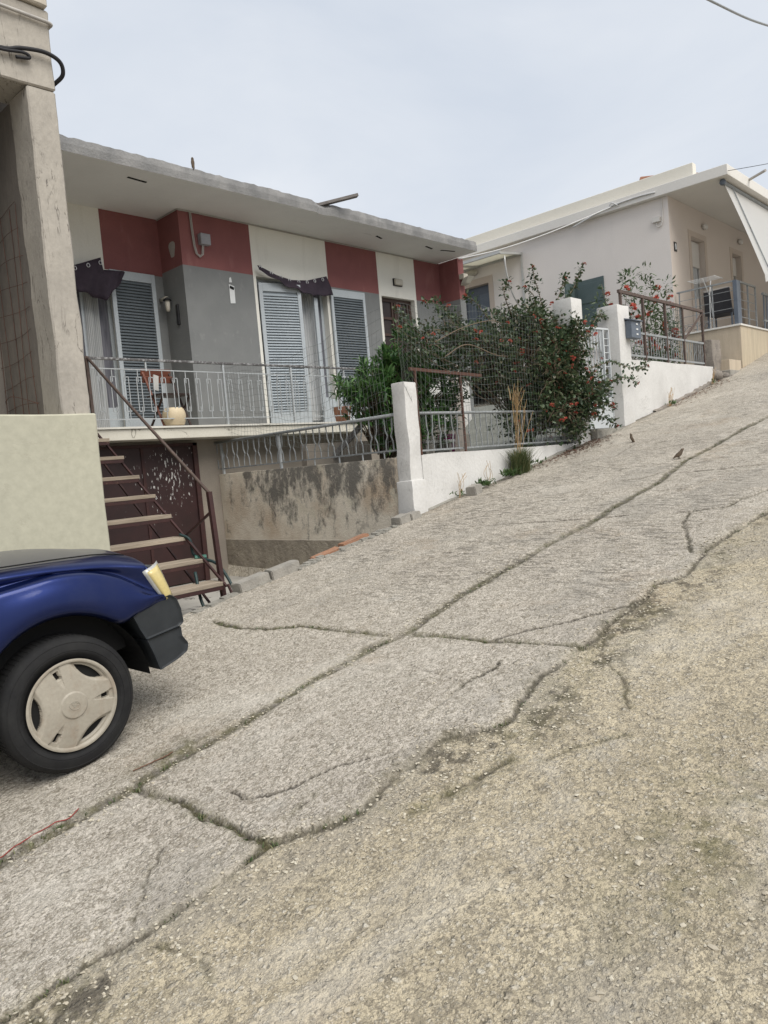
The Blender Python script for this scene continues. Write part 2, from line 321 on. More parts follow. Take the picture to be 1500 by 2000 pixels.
    hs = mth(N, L, 'ADD', hs, mth(N, L, 'MULTIPLY', mid, 1.2)); hs = mth(N, L, 'SUBTRACT', hs, mth(N, L, 'MULTIPLY', gm, .8))
    b = nd(N, 'ShaderNodeBump', Strength=.9, Distance=.013); L.new(hs, b.inputs['Height']); L.new(b.outputs[0], p.inputs['Normal'])
    return m
M['road'] = road_material(True); M['roadfar'] = road_material(False)

def mould_material():
    m, N, L, p = nodes('mouldy_plaster'); v = coords(N, L, 'pos', (1,1,1))
    g = N.new('ShaderNodeNewGeometry'); sp = N.new('ShaderNodeSeparateXYZ'); L.new(g.outputs['Position'], sp.inputs[0]); z, y = sp.outputs[2], sp.outputs[1]
    col = mixc(N, L, ramp(N, L, noisef(N, L, v, 2.2, 7), .32, .7), (.71,.645,.54), (.61,.555,.465))
    col = mixc(N, L, mth(N, L, 'MULTIPLY', ramp(N, L, noisef(N, L, v, 1.1, 5), .5, .72), .6), col, (.40,.25,.13))     # ochre patches
    sv_ = coords(N, L, 'pos', (1, 1.6, .7)); mould = mth(N, L, 'ADD', mth(N, L, 'MULTIPLY', noisef(N, L, sv_, 2.4, 6, .6, .3), .55), mth(N, L, 'MULTIPLY', noisef(N, L, coords(N, L, 'pos', (1,1,.75)), 11, 8, .75, .5), .45))
    def lin(s, a, b):
        mr = N.new('ShaderNodeMapRange'); mr.clamp = True; mr.inputs[1].default_value = a; mr.inputs[2].default_value = b; L.new(s, mr.inputs[0]); return mr.outputs[0]
    topm = lin(z, -.88, .05); ym = mth(N, L, 'MULTIPLY', lin(y, 5.3, 6.1), lin(y, 9.1, 7.9))
    th = mth(N, L, 'ADD', mould, mth(N, L, 'MULTIPLY', mth(N, L, 'MULTIPLY', topm, ym), .17))
    col = mixc(N, L, mth(N, L, 'MULTIPLY', ramp(N, L, th, .555, .66), .85), col, (.10,.097,.09))
    pale = ramp(N, L, noisef(N, L, v, 3.4, 5), .60, .66); col = mixc(N, L, mth(N, L, 'MULTIPLY', pale, .6), col, (.60,.55,.44))
    base = ramp(N, L, mth(N, L, 'ADD', mth(N, L, 'MULTIPLY', z, -1), mth(N, L, 'MULTIPLY', noisef(N, L, v, 6, 3), .02)), .875, .89)
    low = mixc(N, L, ramp(N, L, noisef(N, L, v, 5, 7), .3, .7), (.40,.355,.285), (.25,.22,.18))
    col = mixc(N, L, base, col, low); L.new(col, p.inputs['Base Color']); p.inputs['Roughness'].default_value = .93; p.inputs['Specular IOR Level'].default_value = .15
    b = nd(N, 'ShaderNodeBump', Strength=.7, Distance=.02)
    hh = mth(N, L, 'ADD', noisef(N, L, v, 40, 5, .7), mth(N, L, 'MULTIPLY', mth(N, L, 'MULTIPLY', noisef(N, L, v, 14, 4, .7), base), 3)); L.new(hh, b.inputs['Height']); L.new(b.outputs[0], p.inputs['Normal'])
    return m
M['mould'] = mould_material()

def splash_material():
    m, N, L, p = nodes('maroon_door_paint'); v = coords(N, L, 'pos', (1,1,1))
    col = mixc(N, L, ramp(N, L, noisef(N, L, v, 3, 5), .3, .7), (.040,.016,.016), (.024,.012,.012))
    g = N.new('ShaderNodeNewGeometry'); sub = N.new('ShaderNodeVectorMath'); sub.operation = 'SUBTRACT'; sub.inputs[1].default_value = (5.45, 9.1, .10); L.new(g.outputs['Position'], sub.inputs[0])
    ln = N.new('ShaderNodeVectorMath'); ln.operation = 'LENGTH'; L.new(sub.outputs[0], ln.inputs[0])
    mp = N.new('ShaderNodeMapping'); mp.inputs['Scale'].default_value = (15, 1, 4.4); mp.inputs['Rotation'].default_value = (0, R(-28), 0); L.new(g.outputs['Position'], mp.inputs[0])
    n1 = noisef(N, L, mp.outputs[0], 2.3, 5, .6)
    fall = nd(N, 'ShaderNodeMapRange'); fall.clamp = True; fall.inputs[1].default_value = 0; fall.inputs[2].default_value = 1.3; fall.inputs[3].default_value = .20; fall.inputs[4].default_value = -.02; L.new(ln.outputs['Value'], fall.inputs[0])
    f = ramp(N, L, mth(N, L, 'ADD', n1, fall.outputs[0]), .755, .775); col = mixc(N, L, f, col, (.55,.54,.52))
    vo = nd(N, 'ShaderNodeTexVoronoi', Scale=26); L.new(mp.outputs[0], vo.inputs['Vector'])
    L.new(col, p.inputs['Base Color']); p.inputs['Roughness'].default_value = .5
    return m
M['splash'] = splash_material()

def leafmat(name, cols, rough=.45, trans=.25):
    m, N, L, p = nodes(name); g = N.new('ShaderNodeNewGeometry'); r = N.new('ShaderNodeValToRGB'); el = r.color_ramp.elements
    for i, c in enumerate(cols):
        e = el[0] if i == 0 else (el[1] if i == 1 else el.new(.5)); e.color = (*c, 1)
    for i, e in enumerate(sorted(el, key=lambda e: e.position)): e.position = i/(len(cols)-1); e.color = (*cols[i], 1)
    L.new(g.outputs['Random Per Island'], r.inputs[0]); L.new(r.outputs[0], p.inputs['Base Color']); p.inputs['Roughness'].default_value = rough
    t = N.new('ShaderNodeBsdfTranslucent'); ms = N.new('ShaderNodeMixShader'); ms.inputs[0].default_value = trans; o = N['Material Output']
    L.new(r.outputs[0], t.inputs[0]); L.new(p.outputs[0], ms.inputs[1]); L.new(t.outputs[0], ms.inputs[2]); L.new(ms.outputs[0], o.inputs[0])
    return m
M['bushleaf'] = leafmat('dusty_dark_leaf', [(.028,.052,.026),(.050,.084,.040),(.086,.122,.056),(.11,.095,.06)])
M['greenleaf'] = leafmat('glossy_green_leaf', [(.030,.080,.026),(.065,.145,.040),(.115,.21,.06)], .35)
M['lightleaf'] = leafmat('light_green_leaf', [(.04,.075,.03),(.07,.115,.045),(.10,.13,.06)])
M['petal'] = leafmat('orange_red_petal', [(.34,.060,.045),(.42,.12,.065),(.28,.045,.05)], .6, .3)
M['pinkpetal'] = leafmat('coral_petal', [(.55,.11,.08),(.60,.19,.13),(.48,.07,.07)], .6, .3)
M['grassblade'] = leafmat('grass_blade', [(.05,.085,.025),(.09,.12,.045),(.20,.19,.09)])
M['drygrass'] = leafmat('dry_grass_blade', [(.36,.25,.12),(.27,.17,.08),(.42,.33,.19)], .7)
M['weed'] = leafmat('weed_leaf', [(.035,.075,.022),(.06,.11,.03),(.09,.14,.05)])
M['deadleaf'] = leafmat('dead_leaf', [(.13,.05,.035),(.20,.10,.06),(.09,.055,.04)], .8)
M['pebble'] = leafmat('pebble', [(.40,.36,.28),(.50,.46,.37),(.33,.29,.225),(.45,.40,.31)], .9, 0)
def paint_material():
    m, N, L, p = nodes('navy_metallic_paint'); v = coords(N, L, 'obj', (1,1,1))
    p.inputs['Base Color'].default_value = (.006,.016,.090,1); p.inputs['Metallic'].default_value = .8; p.inputs['Roughness'].default_value = .33
    p.inputs['Coat Weight'].default_value = .4; 
    cr_ = ramp(N, L, noisef(N, L, v, 7, 6, .7), .35, .75, (.04,.04,.04,1), (.20,.20,.20,1)); L.new(cr_, p.inputs['Coat Roughness'])
    dust = ramp(N, L, noisef(N, L, v, 3, 7, .7), .5, .9, (.006,.016,.090,1), (.024,.034,.100,1)); L.new(dust, p.inputs['Base Color'])
    return m
M['paint'] = paint_material()
M['tyre'] = surf('dusty_tyre_rubber', (.010,.010,.011), (.018,.018,.018), 9, rough=.8, bump=.15, coord='obj')
M['cap'] = surf('dusty_hubcap_plastic', (.35,.32,.265), (.29,.262,.215), 5, rough=.5, bump=.03, coord='obj', stains=[((.22,.15,.10), 7, (1,1,1), .52, .75, .6), ((.18,.16,.14), 22, (1,.3,3), .64, .70, .5)])
M['black'] = surf('shadow_black_trim', (.008,.008,.008), rough=.8, bump=0, coord='obj')
M['amber'] = surf('amber_lens', (.58,.48,.22), (.54,.44,.19), 4, rough=.15, bump=0, coord='obj', spec=.6)
M['bumper'] = surf('grey_black_bumper_plastic', (.020,.023,.026), (.032,.036,.040), 6, rough=.42, bump=.1, bscale=200, coord='obj')
M['cabglass'] = surf('cab_glass', (.015,.017,.018), rough=.05, bump=0, coord='obj', spec=.7)

# ================================================================== GROUND
CR = dict(
 J=[(-4,3.32),(.0,3.3),(.85,3.31),(1.0,3.3),(1.27,3.3),(1.54,3.27),(1.82,3.28),(2.07,3.26),(2.39,3.26),(2.72,3.27),(3.21,3.27),(3.47,3.19),(4.1,3.25),(4.65,3.22),(5.28,3.24),(6.01,3.19),(6.34,3.23),(7.34,3.2),(8.31,3.31),(9.06,3.26),(10.03,3.26),(10.95,3.2),(12.28,3.16),(19,3.2)],
 B=[(3.24,5.02),(3.2,4.64),(3.25,4.32),(3.36,4.1),(3.37,3.79),(3.39,3.33)], C=[(3.44,3.13),(3.46,2.88),(3.47,2.53),(3.5,2.26),(3.53,2.0)],
 D=[(1.6,3.27),(1.6,3.18),(1.62,2.91),(1.6,2.7),(1.61,2.56),(1.6,2.41),(1.61,2.3)],
 E=[(-4,2.5),(.0,2.42),(.6,2.41),(.68,2.4),(.79,2.39),(.88,2.37),(.97,2.38),(1.09,2.32),(1.2,2.31),(1.32,2.31),(1.45,2.31),(1.61,2.3),(1.74,2.21),(1.82,2.14),(1.94,2.09),(2.16,2.15),(2.27,2.13),(2.51,2.14),(2.65,1.97),(2.75,1.94),(2.99,2.01),(3.17,2.05),(3.34,2.01),(3.5,2.01),(3.68,2.0),(3.87,2.03),(4.2,1.98),(4.53,2.03),(4.69,1.9),(5.21,1.96),(5.75,1.91),(6.16,1.84),(6.68,1.76),(9,1.7),(19,1.6)],
 F=[(3.51,2.54),(3.7,2.38),(3.81,2.24),(3.94,2.18),(4.13,2.02),(4.35,1.99)], G=[(2.53,2.34),(2.73,2.35),(2.95,2.37),(3.16,2.32),(3.25,2.33)], g=[(2.96,2.38),(3.01,2.6),(3.07,2.83)],
 H=[(5.15,2.04),(5.56,2.22),(5.9,2.39),(6.2,2.44),(6.31,2.19),(6.57,2.15),(6.86,2.04)], I=[(5.77,4.66),(5.87,3.98),(6.02,3.29),(6.15,2.85),(6.2,2.44)],
 K=[(7.75,3.1),(7.83,2.8),(7.93,2.34)], k=[(7.52,3.66),(7.55,3.48),(7.75,3.37)], L=[(1.41,2.69),(1.32,2.62),(1.26,2.56),(1.21,2.5),(1.13,2.43),(1.04,2.42)],
 M=[(1.77,2.75),(1.76,2.64),(1.83,2.56),(1.92,2.49),(2.04,2.46),(2.13,2.43),(2.26,2.3),(2.36,2.22)], N=[(1.75,2.33),(1.89,2.35),(1.94,2.37)],
 O=[(3.82,2.02),(3.53,1.9),(3.29,1.66),(3.03,1.51)], P=[(1.11,2.24),(1.14,2.13),(1.14,2.0),(1.11,1.95)], Q=[(2.02,1.93),(2.18,1.86),(2.38,1.8),(2.49,1.77)],
 R=[(2.53,1.65),(2.66,1.58),(2.75,1.49),(2.82,1.43)], S=[(7.62,4.42),(7.43,4.0),(7.52,3.66)], T=[(9.7,5.3),(8.66,4.93),(8.85,4.39),(9.65,4.48)])
#      half width, depth, crack amount, moss half width, moss amount
CW = dict(J=(.036,.014,.75,.055,.7), B=(.018,.014,1,.045,.85), C=(.018,.020,1,.04,.8), D=(.014,.016,1,.04,.7), E=(.012,.012,.85,.06,.3), F=(.010,.010,1,0,0), G=(.010,.010,1,.02,.2), g=(.004,.004,.6,0,0),
          H=(.013,.014,.9,.03,.3), I=(.013,.010,.85,0,0), K=(.020,.016,1,.03,.3), k=(.012,.01,.8,.03,.3), L=(.005,.005,.7,.02,.3), M=(.008,.008,1,0,0), N=(.005,.005,.7,.03,.5), O=(.007,.008,.8,.03,.5),
          P=(.007,.006,.8,.03,.5), Q=(.016,.012,.8,.06,.7), R=(.006,.005,.6,.03,.4), S=(.008,.006,.5,0,0), T=(.008,.006,.5,0,0))
def axis(*segs):
    a = []
    for x0, x1, st in segs: a += list(np.arange(x0, x1-1e-6, st))
    return np.array(a+[segs[-1][1]])
def nz2(x, y, sc, seed=0, oct_=4):               # cheap value noise (numpy)
    r = np.random.default_rng(seed); T = r.random((256, 256)); tot = 0; amp = 1; o = np.zeros_like(x)
    for k in range(oct_):
        X = x*sc*(2**k)+17.3*k; Y = y*sc*(2**k)+9.1*k; i = np.floor(X).astype(int); j = np.floor(Y).astype(int); f = X-i; g = Y-j
        f = f*f*(3-2*f); g = g*g*(3-2*g); i0, i1, j0, j1 = i % 256, (i+1) % 256, j % 256, (j+1) % 256
        o += amp*(T[i0, j0]*(1-f)*(1-g)+T[i1, j0]*f*(1-g)+T[i0, j1]*(1-f)*g+T[i1, j1]*f*g); tot += amp; amp *= .5
    return o/tot
def edist(px, py, line):
    d = np.full(px.shape, 9.)
    for (x0, y0), (x1, y1) in zip(line[:-1], line[1:]):
        dx, dy = x1-x0, y1-y0; t = np.clip(((px-x0)*dx+(py-y0)*dy)/(dx*dx+dy*dy+1e-9), 0, 1)
        d = np.minimum(d, np.hypot(px-x0-t*dx, py-y0-t*dy))
    return d
gx = axis((-4, .3, .06), (.3, 5, .0125), (5, 9, .025), (9, 19.5, .06)); gy = axis((-4, .25, .05), (.25, 3.5, .0125), (3.5, 5.5, .022))
GX, GY = np.meshgrid(gx, gy, indexing='ij')
wx = GX+.016*(nz2(GX, GY, 7, 1)-.5)*2+.014*(nz2(GX, GY, 30, 3)-.5)*2; wy = GY+.016*(nz2(GX, GY, 7, 2)-.5)*2+.016*(nz2(GX, GY, 30, 4)-.5)*2
ex, ey = zip(*CR['E']); lane = 1/(1+np.exp((wy-np.interp(wx, ex, ey))/.018))
Z = PZ(gx)[:, None]+np.zeros_like(GY)
Z += .018*(nz2(GX, GY, .9, 5)-.5)+.010*(nz2(GX, GY, 5, 6)-.5)+.006*(nz2(GX, GY, 24, 7)-.5)
slab = .010*(1-lane)*np.clip((8-GX)/3, 0, 1); slab -= .02*np.clip((1.6-GX)/.05, 0, 1)*(1-lane)*(GY < 3.3)*.5
Z += slab-.012*lane
brk = np.clip((nz2(GX, GY, 2.6, 31)-.36)/.10, 0, 1); crack = np.zeros_like(Z); moss = np.zeros_like(Z); wvar = .5+nz2(GX, GY, 3.5, 8)
for k, ln in CR.items():
    hw, dp, am, mw, mo = CW[k]; xs, ys = zip(*ln)
    sel = (GX > min(xs)-.3) & (GX < max(xs)+.3) & (GY > min(ys)-.3) & (GY < max(ys)+.3)
    d = edist(wx[sel], wy[sel], ln); am = am*(brk[sel] if k in 'EIGFMSTQ' else .55+.45*brk[sel])
    w_ = hw*wvar[sel]*1.15; c = np.clip((1.12-d/w_)*2.2, 0, 1)
    crack[sel] = np.maximum(crack[sel], c*am); Z[sel] -= dp*np.clip(1.3-d/w_, 0, 1)*wvar[sel]
    if mw: moss[sel] = np.maximum(moss[sel], mo*np.clip(1.3-d/mw, 0, 1))
# worn, dirty strip where the brown lane meets the slabs and under the truck gutter
near = np.exp(-((GY-np.interp(GX, ex, ey)+.12)/.16)**2); crack = np.maximum(crack, .8*near*np.clip((nz2(GX, GY, 4, 11)-.52)/.06, 0, 1)*np.clip((nz2(GX, GY, 22, 12)-.40)/.08, 0, 1))
moss = np.maximum(moss, .5*near*(nz2(GX, GY, 2.2, 13) > .5))
moss = np.maximum(moss, .55*np.exp(-((GX-2.6)**2+(GY-.75)**2)/.25)*(nz2(GX, GY, 5, 14) > .5))
wallfoot = np.clip(1-(5.5-GY)/.16, 0, 1)*(GX > 6); crack = np.maximum(crack, .7*wallfoot*(nz2(GX, GY, 4, 15) > .38))
gut = np.exp(-((GX-1.85)/.25)**2-((GY-3.36)/.10)**2); moss = np.maximum(moss, .9*gut); crack = np.maximum(crack, .4*gut)
crack = np.maximum(crack, .5*np.exp(-((GX-2.75)**2/.5+(GY-.55)**2/.10))*np.clip((nz2(GX, GY, 9, 21)-.46)/.08, 0, 1)); moss = np.maximum(moss, .8*np.exp(-((GX-2.35)**2/.25+(GY-.95)**2/.05))*np.clip((nz2(GX, GY, 6, 22)-.42)/.1, 0, 1))
groove = np.clip((GX-3.3)/1.5, 0, 1)*(1-lane)*np.clip((GY-2)/.3, 0, 1)
def grid_mesh(name, X, Y, Zz, mat, attrs=None, kind='structure'):
    nx, ny = X.shape; V = np.stack([X, Y, Zz], -1).reshape(-1, 3).astype(np.float32)
    i, j = np.meshgrid(np.arange(nx-1), np.arange(ny-1), indexing='ij'); a = (i*ny+j).ravel()
    F = np.stack([a, a+ny, a+ny+1, a+1], -1).astype(np.int32)
    me = bpy.data.meshes.new(name); me.vertices.add(len(V)); me.vertices.foreach_set('co', V.ravel()); me.loops.add(F.size); me.loops.foreach_set('vertex_index', F.ravel())
    me.polygons.add(len(F)); me.polygons.foreach_set('loop_start', np.arange(len(F), dtype=np.int32)*4); me.polygons.foreach_set('loop_total', np.full(len(F), 4, np.int32))
    me.update(calc_edges=True); me.polygons.foreach_set('use_smooth', [True]*len(F))
    for k, v in (attrs or {}).items():
        at = me.attributes.new(k, 'FLOAT', 'POINT'); at.data.foreach_set('value', v.ravel().astype(np.float32))
    me.materials.append(mat); o = bpy.data.objects.new(name, me); COL.objects.link(o); return tag(o, kind=kind)
grid_mesh('street', GX, GY, Z, M['road'], dict(crack=crack, lane=lane, moss=moss, groove=groove))
RZ = Z.copy()
def road_z(x, y):
    i = int(np.clip(np.searchsorted(gx, x), 0, len(gx)-1)); j = int(np.clip(np.searchsorted(gy, y), 0, len(gy)-1)); return float(RZ[i, j])
# far ground as one sheet out to the horizon
fx_ = np.concatenate([np.linspace(-600, -40, 8), np.linspace(-30, 6.1, 30), [6.2, 6.3], np.linspace(6.6, 40, 34), np.linspace(60, 600, 8)]); fy_ = np.concatenate([np.linspace(-600, -30, 8), np.linspace(-20, 5.42, 26), [5.47], np.linspace(6, 30, 25), np.linspace(50, 600, 8)])
FX, FY = np.meshgrid(fx_, fy_, indexing='ij'); FZ = PZ(FX)-.055
FZ = np.where((FY > 5.45) & (FX < 6.25), np.minimum(FZ, -1.46), FZ); FZ = np.where((FY > 5.45) & (FX >= 6.25) & (FX < 16.7), np.minimum(FZ-.25, -.05), FZ)
grid_mesh('ground', FX, FY, FZ, M['roadfar'])
b = MB(); b.box(2.86, 6.30, 5.46, 9.2, -1.55, -1.40); tag(b.build('patio', M['patio']), kind='structure')
# kerb between the street and the sunken patio: a rough low strip following the slope
b = MB(); n = 46
for i in range(n):
    x0, x1 = 2.88+3.36*i/n, 2.88+3.36*(i+1)/n; h0 = prof(x0)+.012+.025*random.random(); w = random.uniform(0, .03)
    b.add([(x0,5.40-w,prof(x0)-.1),(x1,5.40-w,prof(x1)-.1),(x1,5.475,-1.5),(x0,5.475,-1.5),(x0,5.41-w,h0),(x1,5.41-w,h0+.012),(x1,5.475,h0+.01),(x0,5.475,h0)],
          [(4,5,6,7),(0,1,5,4),(2,3,7,6),(1,2,6,5),(3,0,4,7)])
tag(b.build('kerb', M['kerb']), kind='structure')
# yard behind the low wall, stepping up with the street
b = MB()
pr_ = [(6.36,.02),(9.4,.03),(10.3,.20),(11.5,.27),(12.2,.75),(13.2,1.05),(16.78,1.30)]
for (x0, z0), (x1, z1) in zip(pr_[:-1], pr_[1:]): b.add([(x0,5.60,z0),(x1,5.60,z1),(x1,16,z1),(x0,16,z0)], [(0,1,2,3)])
tag(b.build('yard', M['yard']), kind='structure')

# ================================================================== STRIPED HOUSE
H = thing('striped_house', (9, 9.6, -1.4), 'single storey house with red, cream and grey painted bands under a flat concrete roof', 'house')
WM = [M['red'], M['cream'], M['grey'], M['white']]
w = MB()
def pan(x0, x1, z0, z1, mi, y=9.6): w.quad((x0,y,z0), (x1,y,z0), (x1,y,z1), (x0,y,z1), mi)
zt, zb, z0 = 3.95, 3.149, .60
pan(6.28,7.546,zb,zt,0); pan(6.28,7.546,z0,zb,2); pan(7.546,9.158,3.14,zt,1); pan(7.546,7.60,z0,3.14,1); pan(9.10,9.158,z0,3.14,1)
pan(9.158,10.43,zb,zt,0); pan(9.158,10.43,z0,zb,2); pan(10.43,11.49,3.13,zt,1); pan(10.43,10.49,1.75,3.13,1); pan(11.43,11.49,1.75,3.13,1); pan(10.43,11.49,z0,1.75,2)
pan(11.49,12.27,zb-.01,zt,0); pan(11.49,12.27,z0,zb-.01,2)
yr = 10.17
pan(2.95,4.62,3.09,zt,1,yr); pan(4.62,5.36,3.09,zt,1,yr); pan(5.36,6.28,3.10,zt,0,yr); pan(5.46,6.28,z0,3.10,2,yr); pan(2.95,4.62,z0,3.09,2,yr)
w.quad((5.36,yr,3.09),(5.46,yr,3.09),(5.46,yr,3.10),(5.36,yr,3.10),1)
w.quad((6.28,9.6,zb),(6.28,yr,zb),(6.28,yr,zt),(6.28,9.6,zt),0); w.quad((6.28,9.6,z0),(6.28,yr,z0),(6.28,yr,zb),(6.28,9.6,zb),2)
for (x0,x1,zz0,zz1,y) in ((7.60,9.10,.72,3.14,9.6),(10.49,11.43,1.75,3.13,9.6),(4.62,5.46,.72,3.09,yr)):   # reveals
    for xx in (x0, x1): w.quad((xx,y,zz0),(xx,y+.24,zz0),(xx,y+.24,zz1),(xx,y,zz1),1)
    w.quad((x0,y,zz1),(x1,y,zz1),(x1,y+.24,zz1),(x0,y+.24,zz1),1); w.quad((x0,y,zz0),(x1,y,zz0),(x1,y+.24,zz0),(x0,y+.24,zz0),1)
w.box(12.27,12.45,9.12,9.6,zb-.01,3.94,0); w.box(12.27,12.45,9.12,9.6,z0,zb-.01,2)
w.quad((12.45,9.6,-1),(12.45,16,-1),(12.45,16,zt),(12.45,9.6,zt),2); w.quad((2.95,10.17,-1),(2.95,16,-1),(2.95,16,zt),(2.95,10.17,zt),2); w.quad((2.95,16,-1),(12.45,16,-1),(12.45,16,zt),(2.95,16,zt),2)
w.build('wall', WM, H, fixn=False)
# round off the patch of bare plaster on the bay return
b = MB(); P = [(6.277, 9.83+.075*math.cos(t)*(1+.25*math.sin(3*t)), 3.42+.14*math.sin(t)*(1+.2*math.cos(2*t))) for t in np.linspace(0, 2*math.pi, 18)[:-1]]
b.prism(P, (-.004,0,0)); b.build('plaster_patch', M['pvc'], H)
# roof slab, ragged upper edge
b = MB(); xs = np.linspace(2.9, 12.266, 130); V = []; F = []
for i, x in enumerate(xs):
    dz = .012*(mnoise.noise((x*1.6, 0, 0)))+.018*mnoise.noise((x*9, 3, 0)); notch = -.05 if 8.12 < x < 8.42 else 0
    yy = 8.63+.008*mnoise.noise((x*5, 7, 0))+(.03 if 8.15 < x < 8.4 else 0)
    V += [(x, yy, 3.945), (x, yy-.004, 4.04), (x, yy+.012+.01*mnoise.noise((x*8, 1, 4)), 4.125+dz+notch), (x, yy+.07, 4.14+dz*.7), (x, 16.2, 4.15), (x, 16.2, 3.945)]
for i in range(len(xs)-1):
    for k in range(6): F.append((i*6+k, (i+1)*6+k, (i+1)*6+(k+1) % 6, i*6+(k+1) % 6))
b.add(V, F); m_ = [1 if (f[0] % 6) == 5 else 0 for f in F]; b.m = m_; b.add([V[0],V[1],V[2],V[3],V[4],V[5]], [(0,1,2,3,4,5)], 0); b.add([V[-6],V[-5],V[-4],V[-3],V[-2],V[-1]], [(0,1,2,3,4,5)], 0)
roof = b.build('roof', [M['fascia'], M['soffit']], H)
for (x, y, l, a) in ((5.3, 8.95, .14, .1), (9.9, 9.0, .1, .3), (11.2, 8.95, .12, .2), (11.7, 8.9, .16, -.3)):
    b = MB(); b.obox((x,y,3.943), (l*math.cos(a),l*math.sin(a),0), (-.018*math.sin(a),.018*math.cos(a),0), (0,0,.004)); b.build('soffit_crack', M['black'], roof)
# balcony slab + marble edge
b = MB(); b.box(2.95,9.05,8.72,10.4,.573,.712); b.box(9.05,12.45,9.15,10.4,.573,.712); bal = b.build('balcony', M['balcony'], H, bevel=.008)
b = MB(); b.box(2.95,9.07,8.695,8.80,.714,.738); b.build('edge_strip', surf('pale_edge_stone', (.66,.64,.58), (.6,.58,.53), 5, rough=.6), bal)
b = MB(); b.box(2.95,12.45,9.15,15.9,-1.5,.571); b.build('base_wall', M['basewall'], H)
b = MB(); b.box(10.2,12.2,9.02,9.14,.2,1.5); b.build('parapet', M['white'], H)
# metal basement door
b = MB(); b.box(4.30,5.80,9.105,9.148,-1.38,.49); dr = b.build('basement_door', M['splash'], H)
b = MB(); b.box(5.80,5.87,9.07,9.147,-1.40,.53); b.box(4.23,4.30,9.07,9.147,-1.40,.53); b.box(4.23,5.87,9.07,9.147,.49,.53); b.box(5.02,5.06,9.09,9.11,-1.38,.49); b.build('frame', M['oxide'], dr)
# louvred shutters
def shutter(name, hinge, ang, wdt, z0, z1, slat, parent, label=None, frame=.065, dirn=1):
    """leaf of width wdt, hinged at (x,y), swung by ang around z"""
    d = Vector((math.cos(ang), math.sin(ang), 0))*dirn; nrm = Vector((-math.sin(ang), math.cos(ang), 0)); h = Vector((hinge[0], hinge[1], 0)); t = .035
    def P(u, v, q): return h+d*u+Vector((0,0,v))+nrm*q
    b = MB()
    def blk(u0, u1, v0, v1, q0, q1, mi=0):
        b.add([P(u0,v0,q0),P(u1,v0,q0),P(u1,v0,q1),P(u0,v0,q1),P(u0,v1,q0),P(u1,v1,q0),P(u1,v1,q1),P(u0,v1,q1)], [(0,3,2,1),(4,5,6,7),(0,1,5,4),(1,2,6,5),(2,3,7,6),(3,0,4,7)], mi)
    blk(0, frame, z0, z1, -t/2, t/2); blk(wdt-frame, wdt, z0, z1, -t/2, t/2); blk(frame, wdt-frame, z1-.13, z1, -t/2, t/2); blk(frame, wdt-frame, z0, z0+.24, -t/2, t/2)
    o = b.build('shutter', M['shutter'], parent, bevel=.004); 
    if label: o['label'] = label
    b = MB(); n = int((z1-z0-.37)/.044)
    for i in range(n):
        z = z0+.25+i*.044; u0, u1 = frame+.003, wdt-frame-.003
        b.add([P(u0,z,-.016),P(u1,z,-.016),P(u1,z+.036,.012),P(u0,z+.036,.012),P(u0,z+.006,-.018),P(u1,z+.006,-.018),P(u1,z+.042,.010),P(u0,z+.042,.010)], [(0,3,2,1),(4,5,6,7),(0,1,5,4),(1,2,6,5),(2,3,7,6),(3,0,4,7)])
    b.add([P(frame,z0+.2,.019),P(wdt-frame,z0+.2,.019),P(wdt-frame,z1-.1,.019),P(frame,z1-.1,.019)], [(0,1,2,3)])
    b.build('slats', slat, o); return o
D1 = MB(); D1.box(4.62,4.68,yr+.1,yr+.16,.72,3.09); D1.box(5.40,5.46,yr+.1,yr+.16,.72,3.09); D1.box(5.0,5.06,yr+.1,yr+.16,.72,3.09); D1.box(4.68,5.40,yr+.1,yr+.16,3.0,3.09); D1.box(4.68,5.40,yr+.1,yr+.16,.72,1.15)
d1 = D1.build('balcony_door', M['shutter'], H, bevel=.004)
b = MB(); b.box(4.66,5.42,yr+.12,yr+.14,1.1,3.05); b.build('glass', M['lace'], d1)
b = MB(); V = []; F = []; xs = np.linspace(5.02, 5.24, 60)
for i, x in enumerate(xs): yy = yr+.085+.016*math.sin(i*.9); V += [(x,yy,.80),(x+.02,yy+.005,3.0)]; F += [(2*i,2*i+2,2*i+3,2*i+1)] if i < 59 else []
b.add(V, F); b.build('net_curtain', M['curtain'], d1, smooth=True)
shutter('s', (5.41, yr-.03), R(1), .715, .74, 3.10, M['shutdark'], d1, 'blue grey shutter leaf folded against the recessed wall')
D2 = MB(); yd = 9.72
D2.box(7.60,7.66,yd,yd+.06,.72,3.14); D2.box(9.04,9.10,yd,yd+.06,.72,3.14); D2.box(7.66,9.04,yd,yd+.06,3.04,3.14); D2.box(8.32,8.40,yd,yd+.06,.72,3.04); D2.box(7.66,8.32,yd,yd+.06,.72,1.25); D2.box(8.40,9.04,yd,yd+.06,.72,1.25); D2.box(8.72,8.80,yd-.2,yd-.16,.74,2.9); D2.box(8.80,9.06,yd-.195,yd-.165,.74,1.2)
d2 = D2.build('balcony_door', M['shutter'], H, bevel=.004)
b = MB(); b.box(7.64,9.06,yd+.02,yd+.04,1.2,3.08); b.build('glass', M['lace'], d2)
b = MB(); V = []; F = []; xs = np.linspace(8.40, 8.85, 60)
for i, x in enumerate(xs): yy = yd-.03+.016*math.sin(i*.9); V += [(x,yy,.85),(x+.02,yy+.005,3.0)]; F += [(2*i,2*i+2,2*i+3,2*i+1)] if i < 59 else []
b.add(V, F); b.build('net_curtain', M['curtain'], d2, smooth=True)
shutter('s', (7.625, 9.60), R(-14), .74, .74, 3.04, surf('blue_grey_slats', (.36,.40,.43), (.32,.36,.39), 4, rough=.5, bump=.03), d2, 'pale blue louvred shutter leaf swung half open')
